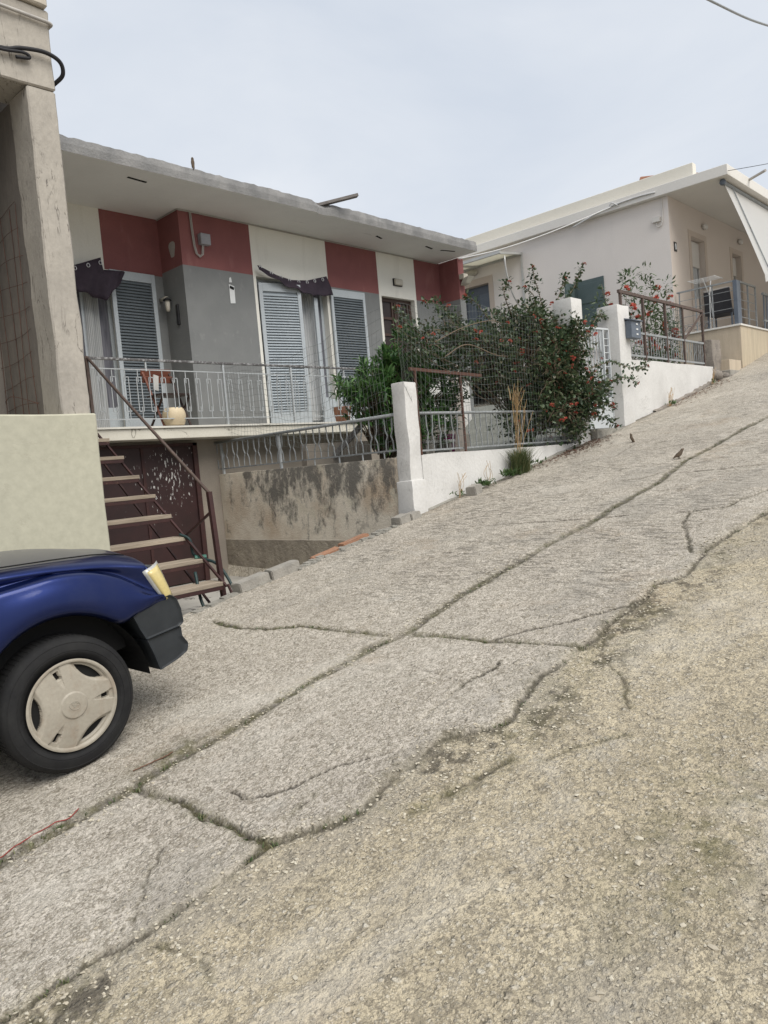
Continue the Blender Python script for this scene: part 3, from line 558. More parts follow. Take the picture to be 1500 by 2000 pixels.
shutter('s', (9.15, 9.565), R(-3), .80, .74, 3.10, M['shutdark'], d2, 'grey louvred shutter leaf folded back on the wall', frame=.055)
# brown window
b = MB(); yw_ = 9.70
for (x0,x1,zz0,zz1) in ((10.49,10.55,1.75,3.13),(11.37,11.43,1.75,3.13),(10.55,11.37,3.06,3.13),(10.55,11.37,1.75,1.82),(10.93,10.99,1.82,3.06)): b.box(x0,x1,yw_,yw_+.06,zz0,zz1)
for xa, xb in ((10.55,10.93),(10.99,11.37)):
    for k in range(1, 4): zz = 1.82+k*.31; b.box(xa,xb,yw_+.005,yw_+.055,zz-.025,zz+.025)
    for xx in (xa+.045, xb-.045): b.box(xx-.022,xx+.022,yw_+.006,yw_+.05,1.82,3.06)
win = b.build('window', M['brownwood'], H, bevel=.004); b = MB(); b.box(10.5,11.42,yw_+.03,yw_+.04,1.76,3.12); b.build('pane', surf('dark_brown_glass', (.045,.034,.032), (.03,.022,.022), 5, rough=.4), win)  # dark glass behind the brown glazing bars
# lamps, boxes, leads on the facade
b = MB(); b.box(10.85,11.06,9.53,9.598,3.36,3.47); wl = b.build('wall_lamp', M['lampglass'], H, bevel=.015)
b = MB(); b.box(10.838,11.072,9.57,9.599,3.348,3.482); b.build('rim', M['blackplast'], wl)
b = MB(); b.lathe((6.20, 9.98, 2.52), (0,0,1), [(.0,.02),(.025,.02),(.034,.05),(.038,.18),(.0,.185)], 10); b.box(6.18,6.22,9.98,yr-.005,2.72,2.76); wl2 = b.build('wall_lamp', M['lampglass'], H, smooth=True)
b = MB(); b.lathe((6.20,9.98,2.70), (0,0,1), [(0,0),(.065,0),(.06,.015),(.02,.045),(0,.05)], 12); b.build('hood', M['blackplast'], wl2, smooth=True)
wl2['label'] = 'small lantern lamp in the shaded recess'
b = MB(); b.box(6.248,6.279,9.80,9.86,2.32,2.62); b.build('door_phone', M['blackplast'], H, bevel=.008)
b = MB(); b.box(6.58,6.75,9.51,9.598,3.47,3.63); mb_ = b.build('junction_box', M['greyplast'], H, bevel=.008)
b = MB()
for dx in (0, .022): b.tube([(6.47+dx,9.585,3.94),(6.475+dx,9.58,3.7),(6.485+dx,9.575,3.45),(6.51+dx,9.57,3.33),(6.57,9.565,3.285+dx),(6.63-dx,9.565,3.33),(6.65-dx,9.56,3.47)], .008, 6)
b.tube([(6.27,9.58,3.925),(6.47,9.58,3.93),(7.4,9.585,3.93),(9,9.588,3.925),(12.2,9.585,3.93)], .010, 5); b.tube([(6.26,yr-.02,3.925),(6.262,9.59,3.93)], .010, 5); b.build('cable', M['pvc'], mb_)
b = MB(); P = [(7.06,9.597,2.66),(7.15,9.597,2.67),(7.155,9.597,2.93),(7.06,9.597,2.95)]; b.prism(P, (0,-.006,0)); P = [(7.07,9.597,2.98),(7.12,9.597,2.985),(7.11,9.597,3.06),(7.08,9.597,3.05)]; b.prism(P, (0,-.005,0)); dv = b.build('wall_plate', M['whiteplast'], H)
b = MB(); b.obox((7.105,9.588,2.90), (.035,0,-.012), (0,.006,0), (.006,0,.018)); b.build('hole', M['black'], dv)
b = MB(); b.box(12.28,12.42,9.0,9.118,3.52,3.62); b.prism([(12.25,9.0,3.52),(12.45,9.0,3.52),(12.42,9.1,3.40),(12.28,9.1,3.40)], (0,-.14,.02)); b.build('wall_lamp', M['lampglass'], H, bevel=.006)['label'] = 'box lantern at the right end of the facade'

# timber on the roof
b = MB(); b.bar((8.22,8.75,4.09), (8.84,8.42,4.275), .10, .045); tag(b.build('plank', M['beam'], bevel=.004), 'short grey plank sticking out over the concrete roof edge', 'plank')

# balcony railing
rl = thing('balcony_railing', (6.6, 8.74, .738), 'pale grey balcony railing with rectangular loops and a chipped dark handrail', 'railing')
yB = 8.74; b = MB(); b.bar((4.22,yB,1.575), (9.0,yB,1.59), .045, .03); b.build('handrail', M['darkrail'], rl, bevel=.006)
for nm, z in (('top_bar', 1.455), ('bottom_bar', .835)):
    b = MB(); b.bar((4.25,yB,z), (9.0,yB,z), .016, .012); b.build(nm, M['railpaint'], rl)
for x in (6.19, 7.4, 8.98):
    b = MB(); b.bar((x,yB,.72), (x,yB,1.57), .028, .028); b.build('post', M['railpaint'], rl)
for x in (5.02, 7.78, 8.5):
    b = MB(); b.bar((x,yB,1.44), (x,yB,1.57), .018, .018); b.build('strut', M['railpaint'], rl)
x = 4.36; k = 0
while x < 8.95:
    if min(abs(x-p) for p in (6.19, 7.4, 8.98)) > .05:
        b = MB(); a, c, zA, zB = x, x+.062, .93, 1.36
        for p, q in (((a,yB,zA),(a,yB,zB)), ((c,yB,zA),(c,yB,zB)), ((a,yB,zB),(c,yB,zB)), ((a,yB,zA),(c,yB,zA)), ((a+.02,yB,zB-.06),(a+.02,yB,1.455)), ((c-.02,yB,.835),(c-.02,yB,zA+.06))): b.bar(p, q, .009, .009)
        b.build('baluster', M['railpaint'], rl)
    x += .172

# ================================================================== STAIRCASE
st = thing('metal_staircase', (4.1, 7.4, -1.4), 'open steel staircase with weathered plank treads climbing to the balcony', 'staircase')
TR = [(6.30,-1.02),(6.62,-.80),(6.905,-.575),(7.165,-.335),(7.44,-.11),(7.735,.115),(8.03,.35),(8.32,.575)]
for i, (y, z) in enumerate(TR):
    b = MB(); b.box(3.05, 4.25-.004*i, y, y+.27, z-.035, z+.005); b.box(3.05, 4.22, y+.004, y+.03, z-.075, z-.036, 1); b.box(3.05, 4.22, y+.24, y+.265, z-.07, z-.036, 1); b.build('tread', [M['wood'], M['oxide']], st, bevel=.004)
for x in (4.225, 3.15):
    b = MB(); b.bar((x,6.26,-1.06), (x,8.62,.66), .022, .022, (1,0,0)); b.bar((x,6.42,-1.38), (x,8.66,.40), .02, .02, (1,0,0)); b.build('stringer', M['oxide'], st)
for (ya, za), (yc, zc) in zip(TR[:-1], TR[1:]): b = MB(); b.tube([(3.15,ya+.2,za-.05),(3.15,yc+.1,zc-.32)], .012, 5); b.build('brace', M['oxide'], st)
for y, z in TR[4:]: b = MB(); b.bar((3.5,y+.12,-1.4),(3.5,y+.12,z-.04),.02,.02); b.build('strut', M['oxide'], st)
b = MB(); b.tube([(4.25,8.72,1.58),(4.26,7.6,.72),(4.27,6.47,-.13)], .017, 8); b.build('handrail', M['darkiron'], st, smooth=True)
b = MB(); b.bar((4.27,6.47,-.12), (4.27,6.38,-1.40), .045, .045, (0,1,0)); b.build('post', M['oxide'], st)
b = MB(); b.bar((4.24,8.70,.70), (4.24,8.72,1.59), .035, .035, (1,0,0)); b.build('post', M['darkiron'], st)
b = MB(); b.bar((4.26,6.45,-.32), (4.24,7.05,-.62), .022, .022); b.build('stay', M['oxide'], st); b = MB(); b.bar((4.27,6.30,-1.05),(4.29,6.14,-1.37),.02,.02); b.build('stay', M['oxide'], st)
# hose hanging on the stairs
h = thing('garden_hose', (4.2, 6.7, -1.0), 'dark green garden hose looped over the lower stair treads', 'hose')
b = MB()
def cat(pts, n=8):
    P = [Vector(p) for p in pts]; P = [P[0]*2-P[1]]+P+[P[-1]*2-P[-2]]; o = []
    for i in range(1, len(P)-2):
        for k in range(n):
            t = k/n; o.append(.5*((2*P[i])+(-P[i-1]+P[i+1])*t+(2*P[i-1]-5*P[i]+4*P[i+1]-P[i+2])*t*t+(-P[i-1]+3*P[i]-3*P[i+1]+P[i+2])*t**3))
    return o+[P[-2]]
b.tube(cat([(4.18,6.95,-.54),(4.235,6.86,-.60),(4.25,6.84,-.75),(4.26,6.72,-.80),(4.33,6.55,-.86),(4.38,6.42,-1.05),(4.36,6.32,-1.22),(4.22,6.26,-1.36),(4.08,6.3,-1.36),(4.02,6.4,-1.2),(4.05,6.52,-.9)]), .016, 8)
b.tube(cat([(4.235,6.86,-.62),(4.27,6.8,-.72),(4.3,6.72,-.84)]), .014, 8); b.build('tube', M['hose'], h, smooth=True)
b = MB(); b.tube([(4.2,6.74,-.785),(4.31,6.70,-.79)], .026, 8); b.build('fitting', M['hosefit'], h)

# ================================================================== UNFINISHED BUILDING (left edge)
U = thing('unfinished_building', (1.5, 6.2, -1.5), 'raw concrete frame building with a pale green cream plinth beside the blue truck', 'building')
def rough_box(x0,x1,y0,y1,z0,z1,mat,name,amp=.012,st=.07,seed=0):
    b = MB(); b.box(x0,x1,y0,y1,z0,z1); o = b.build(name, mat, U); bm = bmesh.new(); bm.from_mesh(o.data)
    bmesh.ops.bevel(bm, geom=list(bm.edges), offset=.012, segments=1, affect='EDGES')
    for ax, ln in ((0, x1-x0), (1, y1-y0), (2, z1-z0)):
        n = min(60, max(1, int(ln/st)))
        for i in range(1, n):
            pl = Vector((0,0,0)); pl[ax] = (x0,y0,z0)[ax]+ln*i/n-ORG[U.name][ax]; no = Vector((0,0,0)); no[ax] = 1
            bmesh.ops.bisect_plane(bm, geom=bm.verts[:]+bm.edges[:]+bm.faces[:], plane_co=pl, plane_no=no)
    for v in bm.verts:
        c = v.co*3.1; v.co += Vector((mnoise.noise(c+Vector((seed,0,0))), mnoise.noise(c+Vector((0,seed+5,0))), mnoise.noise(c+Vector((0,0,seed+9)))))*amp+mnoise.noise_vector(v.co*17)*amp*.35
    bm.to_mesh(o.data); bm.free(); o.data.polygons.foreach_set('use_smooth', [True]*len(o.data.polygons)); m = o.modifiers.new('b','EDGE_SPLIT'); m.split_angle = R(35); return o
rough_box(2.632,2.860,5.90,6.25,.60,3.14,M['pillar'],'pillar',.010)
rough_box(.2,2.862,5.895,6.3,3.142,3.76,M['pillar'],'beam',.012,seed=3)
rough_box(.2,2.845,5.86,6.6,3.762,4.5,surf('lit_slab_concrete', (.50,.46,.39), (.42,.38,.32), 4, bump=.5, bscale=30),'upper_floor',.012,seed=8)  # paler concrete colour carries the brighter light on this slab
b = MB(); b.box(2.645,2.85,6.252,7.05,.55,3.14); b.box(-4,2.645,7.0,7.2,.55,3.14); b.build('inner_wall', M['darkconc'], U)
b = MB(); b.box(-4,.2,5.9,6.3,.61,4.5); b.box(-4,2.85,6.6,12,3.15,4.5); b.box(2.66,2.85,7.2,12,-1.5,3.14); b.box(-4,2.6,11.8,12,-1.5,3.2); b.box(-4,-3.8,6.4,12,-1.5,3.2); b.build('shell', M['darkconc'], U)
rough_box(.0,2.888,5.872,6.3,-1.75,.612,M['plinth'],'plinth',.008,.12,11); b = MB(); b.box(-4,.0,5.88,6.3,-2.6,.60); b.box(-4,2.87,6.3,6.9,-2.6,.60); b.build('plinth_core', M['plinth'], U)
b = MB(); b.tube(cat([(1.6,5.87,3.64),(2.3,5.865,3.655),(2.7,5.868,3.655),(2.86,5.875,3.652),(2.872,5.95,3.65),(2.872,6.3,3.65)]), .014, 8); tag(b.build('conduit_pipe', M['pvc'], smooth=True), 'thin pale conduit pipe across the top of the raw concrete beam', 'pipe')
b = MB(); b.tube(cat([(1.4,5.87,3.30),(2.1,5.865,3.325),(2.46,5.862,3.335),(2.6,5.855,3.375),(2.78,5.85,3.40),(2.90,5.86,3.37),(2.935,5.9,3.30),(2.90,5.97,3.25),(2.868,6.05,3.23)]), .016, 8)
b.tube(cat([(2.2,5.86,3.325),(2.45,5.855,3.32),(2.62,5.85,3.345),(2.66,5.855,3.32),(2.56,5.86,3.30)]), .012, 8); tag(b.build('power_cable', M['cable'], smooth=True), 'black power cable looping round the corner of the raw concrete beam', 'cable')
b = MB()
for i in range(5):
    y = 6.35+i*.16; b.tube([(2.63-.01*math.sin(i*2+t*3), y+.012*math.sin(t*4+i), .62+t*1.75) for t in np.linspace(0, 1, 9)], .0028, 4)
for i in range(9):
    z = .75+i*.2; b.tube([(2.625-.014*math.sin(t*5+i), 6.3+t*.72, z+.02*math.sin(t*3+i)) for t in np.linspace(0, 1, 7)], .0022, 4)
b.tube(cat([(2.62,6.3,.74),(2.60,6.5,.80),(2.6,6.8,.86),(2.62,7.0,.84)]), .003, 4)
tag(b.build('wire_netting', M['rust']), 'loose rusty wire netting against the dark side of the concrete pillar', 'netting')

# ================================================================== GARDEN WALLS, RAILINGS, GATE
def rough(o, amp=.01, cuts=.12, seed=0):
    bm = bmesh.new(); bm.from_mesh(o.data); bmesh.ops.recalc_face_normals(bm, faces=bm.faces)
    bmesh.ops.bevel(bm, geom=list(bm.edges), offset=.015, segments=2, affect='EDGES', profile=.6)
    lo = [min(v.co[a] for v in bm.verts) for a in range(3)]; hi = [max(v.co[a] for v in bm.verts) for a in range(3)]
    for a in range(3):
        n = min(70, int((hi[a]-lo[a])/cuts))
        for i in range(1, n):
            p = Vector((0,0,0)); p[a] = lo[a]+(hi[a]-lo[a])*i/n; no = Vector((0,0,0)); no[a] = 1
            bmesh.ops.bisect_plane(bm, geom=bm.verts[:]+bm.edges[:]+bm.faces[:], plane_co=p, plane_no=no)
    for v in bm.verts: v.co += mnoise.noise_vector(v.co*3.7+Vector((seed,0,0)))*amp+mnoise.noise_vector(v.co*15)*amp*.4
    bm.to_mesh(o.data); bm.free(); o.data.polygons.foreach_set('use_smooth', [True]*len(o.data.polygons)); m = o.modifiers.new('split','EDGE_SPLIT'); m.split_angle = R(38); return o
# retaining wall with mould (runs back to the house)
b = MB(); b.box(6.235,6.42,5.60,9.149,-1.5,.066); o = b.build('retaining_wall', M['mould']); rough(o, .006, .25); tag(o, 'stained retaining wall with black mould streaks above a rough darker base', 'wall')
# white corner pillar
b = MB()
b.box(6.225,6.43,5.48,5.675,-.75,.885); b.box(6.205,6.445,5.455,5.70,-.75,-.20); o = b.build('corner_pillar', M['white']); rough(o, .012, .09, 4); tag(o, 'chipped whitewashed pillar at the corner of the garden wall', 'pillar')
def sloped(x0, x1, y0, y1, ztop0, ztop1, dz=.3):
    b = MB(); n = 12
    for i in range(n):
        a, c = x0+(x1-x0)*i/n, x0+(x1-x0)*(i+1)/n; za, zc = ztop0+(ztop1-ztop0)*i/n, ztop0+(ztop1-ztop0)*(i+1)/n
        fs = [(0,1,5,4),(2,3,7,6),(4,5,6,7),(0,3,2,1)]+([(3,0,4,7)] if i == 0 else [])+([(1,2,6,5)] if i == n-1 else [])
        b.add([(a,y0,prof(a)-dz),(c,y0,prof(c)-dz),(c,y1,prof(c)-dz),(a,y1,prof(a)-dz),(a,y0,za),(c,y0,zc),(c,y1,zc),(a,y1,za)], fs)
    return b
def weld_rough(b, name, mat, amp, seed):
    o = b.build(name, mat, smooth=True); bm = bmesh.new(); bm.from_mesh(o.data)
    for k in range(1, 5):
        z = -.5+k*.4; bmesh.ops.bisect_plane(bm, geom=bm.verts[:]+bm.edges[:]+bm.faces[:], plane_co=(0,0,z), plane_no=(0,0,1))
    for v in bm.verts: v.co += mnoise.noise_vector(v.co*2.7+Vector((seed,0,0)))*amp
    bm.to_mesh(o.data); bm.free(); m = o.modifiers.new('split','EDGE_SPLIT'); m.split_angle = R(35); b2 = o.modifiers.new('bevel','BEVEL'); b2.width = .012; b2.segments = 2; b2.limit_method = 'ANGLE'; b2.angle_limit = R(50); return o
o = weld_rough(sloped(6.452, 10.30, 5.50, 5.66, .075, .065), 'garden_wall', M['white'], .012, 2); tag(o, 'low whitewashed garden wall below the wire mesh and flowering bush', 'wall')
# gate pillars
b = MB(); b.box(9.98,10.30,5.46,5.76,.0,2.17); o = b.build('gate_pillar', M['white']); rough(o, .008, .15, 6); tag(o, 'white gate pillar half hidden behind the flowering bush', 'pillar')
b = MB(); b.box(11.40,11.80,5.44,5.80,.1,2.20); o = b.build('gate_pillar', M['white']); rough(o, .008, .15, 7); tag(o, 'white gate pillar carrying the dark letter box', 'pillar')
o = weld_rough(sloped(11.82, 15.52, 5.50, 5.70, 1.362, 1.368), 'garden_wall', M['white'], .010, 9); tag(o, 'tall whitewashed wall under the dark iron railing uphill of the gate', 'wall')
# metal gate
g = thing('metal_gate', (10.85, 5.62, .25), 'pale metal garden gate with solid lower panel and pointed bars above', 'gate')
b = MB(); b.box(10.36,11.36,5.605,5.63,.27,.74); b.build('panel', M['gatewhite'], g, bevel=.004)
b = MB()
for p, q in (((10.34,5.62,.26),(10.34,5.62,1.80)), ((11.38,5.62,.26),(11.38,5.62,1.83)), ((10.34,5.62,1.80),(11.38,5.62,1.83)), ((10.34,5.62,.74),(11.38,5.62,.74)), ((11.19,5.62,.74),(11.19,5.62,1.82))): b.bar(p, q, .04, .03)
b.build('frame', M['gatewhite'], g, bevel=.004)
for i in range(8):
    x = 10.41+i*.10; b = MB(); b.bar((x-.022,5.62,.75),(x,5.62,1.45),.012,.012); b.bar((x+.022,5.62,.75),(x,5.62,1.45),.012,.012); b.bar((x,5.62,1.45),(x-.03,5.62,1.80),.012,.012); b.bar((x,5.62,1.45),(x+.03,5.62,1.80),.012,.012); b.build('bar', M['gatewhite'], g)
for i in range(9): b = MB(); b.bar((11.20,5.62,.80+i*.11),(11.37,5.62,.80+i*.11),.01,.01); b.build('rung', M['gatewhite'], g)
# letter box
lb = thing('letter_box', (11.8, 5.40, 1.68), 'dark grey letter box on the white gate pillar', 'letter box')
b = MB(); b.box(11.62,11.96,5.33,5.435,1.67,1.95); b.build('body', M['slatewood'], lb, bevel=.008)
b = MB(); b.prism([(11.60,5.44,1.97),(11.60,5.30,1.94),(11.60,5.30,1.955),(11.60,5.44,1.99)], (.38,0,0)); b.build('lid', M['slatewood'], lb)
for z in (1.72, 1.80, 1.88):
    b = MB(); b.box(11.78,11.84,5.322,5.332,z,z+.025); b.build('tag', M['whiteplast'], lb)

def zigzag(parent, p0, p1, zA, zB, step, mat, w=.011, amp=.3, name='bar'):
    """bars that bow left and right in turn, forming a row of lozenges"""
    p0, p1 = Vector(p0), Vector(p1); l = (p1-p0).length; d = (p1-p0)/l; n = int(l/step)
    for i in range(n):
        c = p0+d*(i+.5)*l/n; s = amp*step*(1 if i % 2 else -1); b = MB(); h0 = zA(c); h1 = zB(c)
        z1, z2 = h0+(h1-h0)*.3, h0+(h1-h0)*.62
        pts = [c+Vector((0,0,h0)), c+d*s*.2+Vector((0,0,z1)), c+d*s+Vector((0,0,(z1+z2)/2)), c+d*s*.2+Vector((0,0,z2)), c+Vector((0,0,h1))]
        for a, q in zip(pts[:-1], pts[1:]): b.bar(a, q, w, w)
        b.build(name, mat, parent)
# lozenge railing on the retaining wall
lr = thing('lozenge_railing', (6.25, 7.4, .066), 'grey lozenge railing on top of the mould stained retaining wall', 'railing')
b = MB(); b.tube([(6.22,9.28,.512),(6.27,5.62,.545)], .020, 8); b.build('handrail', M['galv'], lr, smooth=True)
b = MB(); b.bar((6.25,9.12,.138),(6.27,5.66,.148),.012,.018); b.build('bottom_bar', M['galv'], lr)
zigzag(lr, (6.24,9.2,0), (6.27,5.68,0), lambda c: .142, lambda c: .52, .118, M['galv'])
for y in (7.75, 9.05):
    b = MB(); b.bar((6.26,y,.0),(6.25,y,.52),.03,.03); b.build('post', M['railpaint'], lr)
for y in (5.9, 6.25, 6.65, 7.1):
    b = MB(); b.bar((6.27,y,.05),(6.27,y,.145),.012,.012); b.build('foot', M['railpaint'], lr)
# low railing on the white wall
wr = thing('wall_railing', (8.3, 5.57, .07), 'grey bent bar railing on the low white garden wall behind the wire mesh', 'railing')
b = MB(); b.tube([(6.46,5.57,.545),(10.0,5.57,.545)], .017, 8); b.build('handrail', M['galv'], wr, smooth=True)
b = MB(); b.bar((6.46,5.57,.12),(10.0,5.57,.12),.014,.02); b.build('bottom_bar', M['galv'], wr)
zigzag(wr, (6.48,5.57,0), (10.0,5.57,0), lambda c: .12, lambda c: .54, .115, M['galv'], amp=.22)
# rusty frame
rf = thing('rusty_frame', (7, 5.53, .08), 'rusty iron frame holding the wire mesh behind the white pillar', 'frame')
b = MB(); b.bar((6.40,5.535,1.035),(7.75,5.535,.995),.026,.035); b.build('top_rail', M['rust'], rf)
for x, h in ((6.49,1.02),(7.32,1.0)):
    b = MB(); b.bar((x,5.535,.07),(x,5.535,h),.022,.022); b.build('post', M['rust'], rf)
# wire mesh fence: two sheets meeting at the pillar
wf = thing('wire_mesh_fence', (6.3, 5.5, .3), 'tall sagging galvanised wire mesh fence above the wall railings', 'fence')
def mesh_sheet(fn, nu, nv, name, r=.0015):
    b = MB()
    for i in range(nu+1): b.tube([fn(i/nu, j/16.) for j in range(17)], r, 4, cap=False)
    for j in range(nv+1): b.tube([fn(i/24., j/nv) for i in range(25)], r, 4, cap=False)
    b.build(name, M['wire'], wf)
def shA(u, v):
    y = 8.80-3.09*u; top = 1.54-.09*math.sin(math.pi*min(1, u/.7))*(1 if u < .7 else 0)+(.16*max(0, (u-.66)/.34)); bot = .56-.42*min(1, u*1.3)
    return (6.20+.04*math.sin(u*9+v*3)*v, y+.018*math.sin(v*7+u*23), bot+(top-bot)*v+.018*math.sin(u*31+v*9)-.06*math.sin(math.pi*u)*math.sin(math.pi*v))
mesh_sheet(shA, 48, 14, 'mesh_sheet')
def shB(u, v):
    x = 6.2+2.9*u; top = 1.72+.10*min(1, u*2.5)-.03*math.sin(u*8); bot = .10 if u > .15 else .9-.8*u/.15
    return (x+.012*math.sin(v*9+u*20), 5.475+.012*math.sin(u*14+v*5), bot+(top-bot)*v+.012*math.sin(u*27+v*7))
mesh_sheet(shB, 46, 20, 'mesh_sheet')
# iron railing of the tall wall
ir = thing('iron_railing', (13.6, 5.6, 1.37), 'dark rusted two tier iron railing on the tall white wall', 'railing')
b = MB(); b.bar((11.80,5.6,2.475),(15.40,5.6,2.455),.045,.05); b.build('handrail', M['darkiron'], ir)
b = MB(); b.bar((11.80,5.6,1.845),(15.40,5.6,1.83),.035,.035); b.build('middle_rail', M['galv'], ir)
b = MB(); b.bar((11.80,5.6,1.46),(15.40,5.6,1.44),.025,.03); b.build('bottom_rail', M['galv'], ir)
for x in (11.86, 12.69, 13.6, 14.39, 15.37):
    b = MB(); b.bar((x,5.6,1.34),(x,5.6,2.46),.04,.04); b.build('post', M['darkiron'], ir)
b = MB(); b.bar((14.42,5.6,1.85),(15.34,5.6,2.40),.03,.03); b.build('brace', M['darkiron'], ir)
zigzag(ir, (11.9,5.6,0), (15.35,5.6,0), lambda c: 1.45, lambda c: 1.83, .105, M['galv'], amp=.25)
b = MB()
for i in range(7): b.bar((13.65,5.6,1.92+i*.075),(14.36,5.6,1.92+i*.075),.006,.006)
for i in range(9): b.bar((13.67+i*.085,5.6,1.86),(13.67+i*.085,5.6,2.44),.006,.006)
b.build('mesh_panel', M['wire'], ir)
o = weld_rough(sloped(6.46, 8.9, 5.43, 5.50, -.0, -.0), 'x', M['white'], .0, 0); bpy.data.objects.remove(o)
# pale foot strip along the white walls + ledge stones
def strip(name, x0, x1, w, mat, seed, label, cat, hgt=.025):
    b = MB(); n = int((x1-x0)/.09)
    for i in range(n):
        a, c = x0+(x1-x0)*i/n, x0+(x1-x0)*(i+1)/n; wa, wc = [w*(.55+.9*abs(mnoise.noise((q*3.1, seed, 0)))) for q in (a, c)]; ha, hc = [prof(q)+hgt*(.4+1.2*abs(mnoise.noise((q*4.3, seed+3, 0)))) for q in (a, c)]
        b.add([(a,5.51,ha+.01),(c,5.51,hc+.01),(c,5.50-wc,hc-.004),(a,5.50-wa,ha-.004),(a,5.49-wa,prof(a)-.05),(c,5.49-wc,prof(c)-.05)], [(0,1,2,3),(3,2,5,4)])
    return tag(b.build(name, mat), label, cat)
strip('mortar_ledge', 6.47, 7.1, .05, M['kerb'], 1, 'pale mortar ledge at the foot of the low garden wall', 'ledge')
strip('mortar_ledge', 8.9, 10.3, .07, M['kerb'], 5, 'broken mortar ledge under the flowering bush beside the gate', 'ledge')
strip('mortar_ledge', 12.6, 15.5, .09, M['stone'], 11, 'stony ledge at the foot of the tall white wall', 'ledge', .05)
# kerb ramp at the gate
b = MB(); P = [(11.82,5.5,.34),(12.75,5.5,.47),(12.9,5.2,.50),(12.2,5.22,.43),(11.86,5.3,.36)]; b.prism(P, (0,0,-.25)); o = b.build('concrete_step', M['kerb'], bevel=.02); tag(o, 'worn concrete step at the foot of the tall white wall next to the gate', 'step')
b = MB(); b.box(10.32,11.42,5.36,5.64,-.1,.255); tag(b.build('threshold', M['kerb'], bevel=.015), 'concrete threshold under the pale garden gate', 'threshold')

# ================================================================== BRICKS AND STONES
def brick(name, x, y, l, wd_, h, mat, label, yaw=0, group=None, tilt=0, holes=False, lift=.0):
    b = MB(); b.box(-l/2,l/2,-wd_/2,wd_/2,0,h)
    o = b.build(name, mat); bm = bmesh.new(); bm.from_mesh(o.data); bmesh.ops.bevel(bm, geom=list(bm.edges), offset=.008, segments=2, affect='EDGES'); bmesh.ops.subdivide_edges(bm, edges=bm.edges[:], cuts=2)
    for v in bm.verts: v.co += mnoise.noise_vector(v.co*14+Vector((x*5,0,0)))*.006
    if holes:
        pass
    bm.to_mesh(o.data); bm.free(); o.data.polygons.foreach_set('use_smooth', [True]*len(o.data.polygons)); m = o.modifiers.new('s','EDGE_SPLIT'); m.split_angle = R(40)
    o.location = (x, y, prof(x)+lift-.01); o.rotation_euler = (tilt, -math.atan(.17), yaw); return tag(o, label, 'brick', group or 'bricks along the edge of the street')
brick('grey_brick', 3.96, 5.47, .34, .13, .105, M['block'], 'grey concrete brick nearest the staircase foot', R(2))
brick('grey_brick', 4.30, 5.44, .32, .13, .105, M['block'], 'grey concrete brick lying uphill of its twin on the patio edge', R(-3))
brick('clay_brick', 4.86, 5.47, .36, .09, .045, M['orange'], 'dull half buried clay brick at the street edge', R(1), tilt=.2)
brick('clay_brick', 5.26, 5.47, .38, .09, .060, M['orange'], 'bright orange clay brick at the street edge below the mouldy wall', R(1))
brick('pale_brick', 5.96, 5.44, .19, .14, .10, M['block'], 'pale brick end standing before the chipped white pillar', R(4))
brick('pale_brick', 6.13, 5.42, .15, .13, .085, M['block'], 'small pale brick touching the chipped white pillar', R(-4))
brick('pale_brick', 7.16, 5.33, .17, .13, .12, M['block'], 'single pale brick lying at the foot of the low garden wall', R(8), tilt=-.05)
b = MB()
for i in range(70):
    x = random.choice([random.uniform(3.0,6.2), random.uniform(5.5,5.85), random.uniform(4.4,4.7)]); s = random.uniform(.008,.03); b.ball((x, 5.40+random.uniform(-.05,.05), prof(x)+s*.4), (s*random.uniform(.7,1.5), s, s*.6), 6)
o = tag(b.build('rubble', M['kerb']), kind='stuff')
def stone(x, y, z, r, label):
    b = MB(); b.ball((0,0,0), r, 12); o = b.build('stone', M['stone'], smooth=True)
    for v in o.data.vertices: v.co *= 1+.35*mnoise.noise(v.co*6+Vector((x,0,0)))
    o.location = (x,y,z); return tag(o, label, 'stone')
stone(15.66,5.52,1.20,(.16,.14,.13),'rounded rubble stone at the uphill end of the tall white wall'); stone(15.95,5.42,1.17,(.13,.12,.10),'smaller rubble stone resting before the porch steps')
b = MB(); b.box(15.62,16.05,5.52,5.9,1.0,1.92); o = b.build('stone_pier', M['stone']); rough(o, .03, .1, 3); tag(o, 'rough grey stone pier between the iron railing and the porch', 'pier')
b = MB(); b.box(16.06,16.75,5.36,5.56,1.30,1.52); o = b.build('step_block', M['tile'], bevel=.006); tag(o, 'beige tiled step block beside the porch corner', 'step')
b = MB(); b.box(15.9,16.7,5.30,5.56,1.0,1.296); o = b.build('concrete_block', M['block'], bevel=.01); tag(o, 'grey concrete block under the beige tiled step', 'block')
b = MB(); b.box(16.05,16.16,5.565,5.70,1.1,1.93); o = b.build('tile_post', M['tile'], bevel=.004); tag(o, 'narrow beige tiled post beside the stone pier', 'post')

# ================================================================== CREAM HOUSE
K = thing('cream_house', (20, 9, 1.3), 'pale cream bungalow with a deep flat roof over a tiled porch', 'house')
xC, yC = 16.8, 6.70
b = MB(); zt = 5.30
def side(y0, y1, z0, z1, mi=0): b.quad((xC,y1,z0),(xC,y0,z0),(xC,y0,z1),(xC,y1,z1),mi)
side(yC,8.36,-.2,zt); side(8.36,9.05,-.2,2.75); side(8.36,9.05,3.9,zt); side(9.05,11.53,-.2,zt); side(12.47,20,-.2,zt); side(11.53,12.47,4.525,zt)
def fr(x0,x1,z0,z1,mi=1,y=yC): b.quad((x0,y,z0),(x1,y,z0),(x1,y,z1),(x0,y,z1),mi)
fr(xC,17.98,2.28,zt); fr(17.98,18.80,4.62,zt); fr(18.80,20.68,2.28,zt); fr(20.68,21.35,4.62,zt); fr(21.35,26,2.28,zt); fr(xC,26,-.2,2.28)
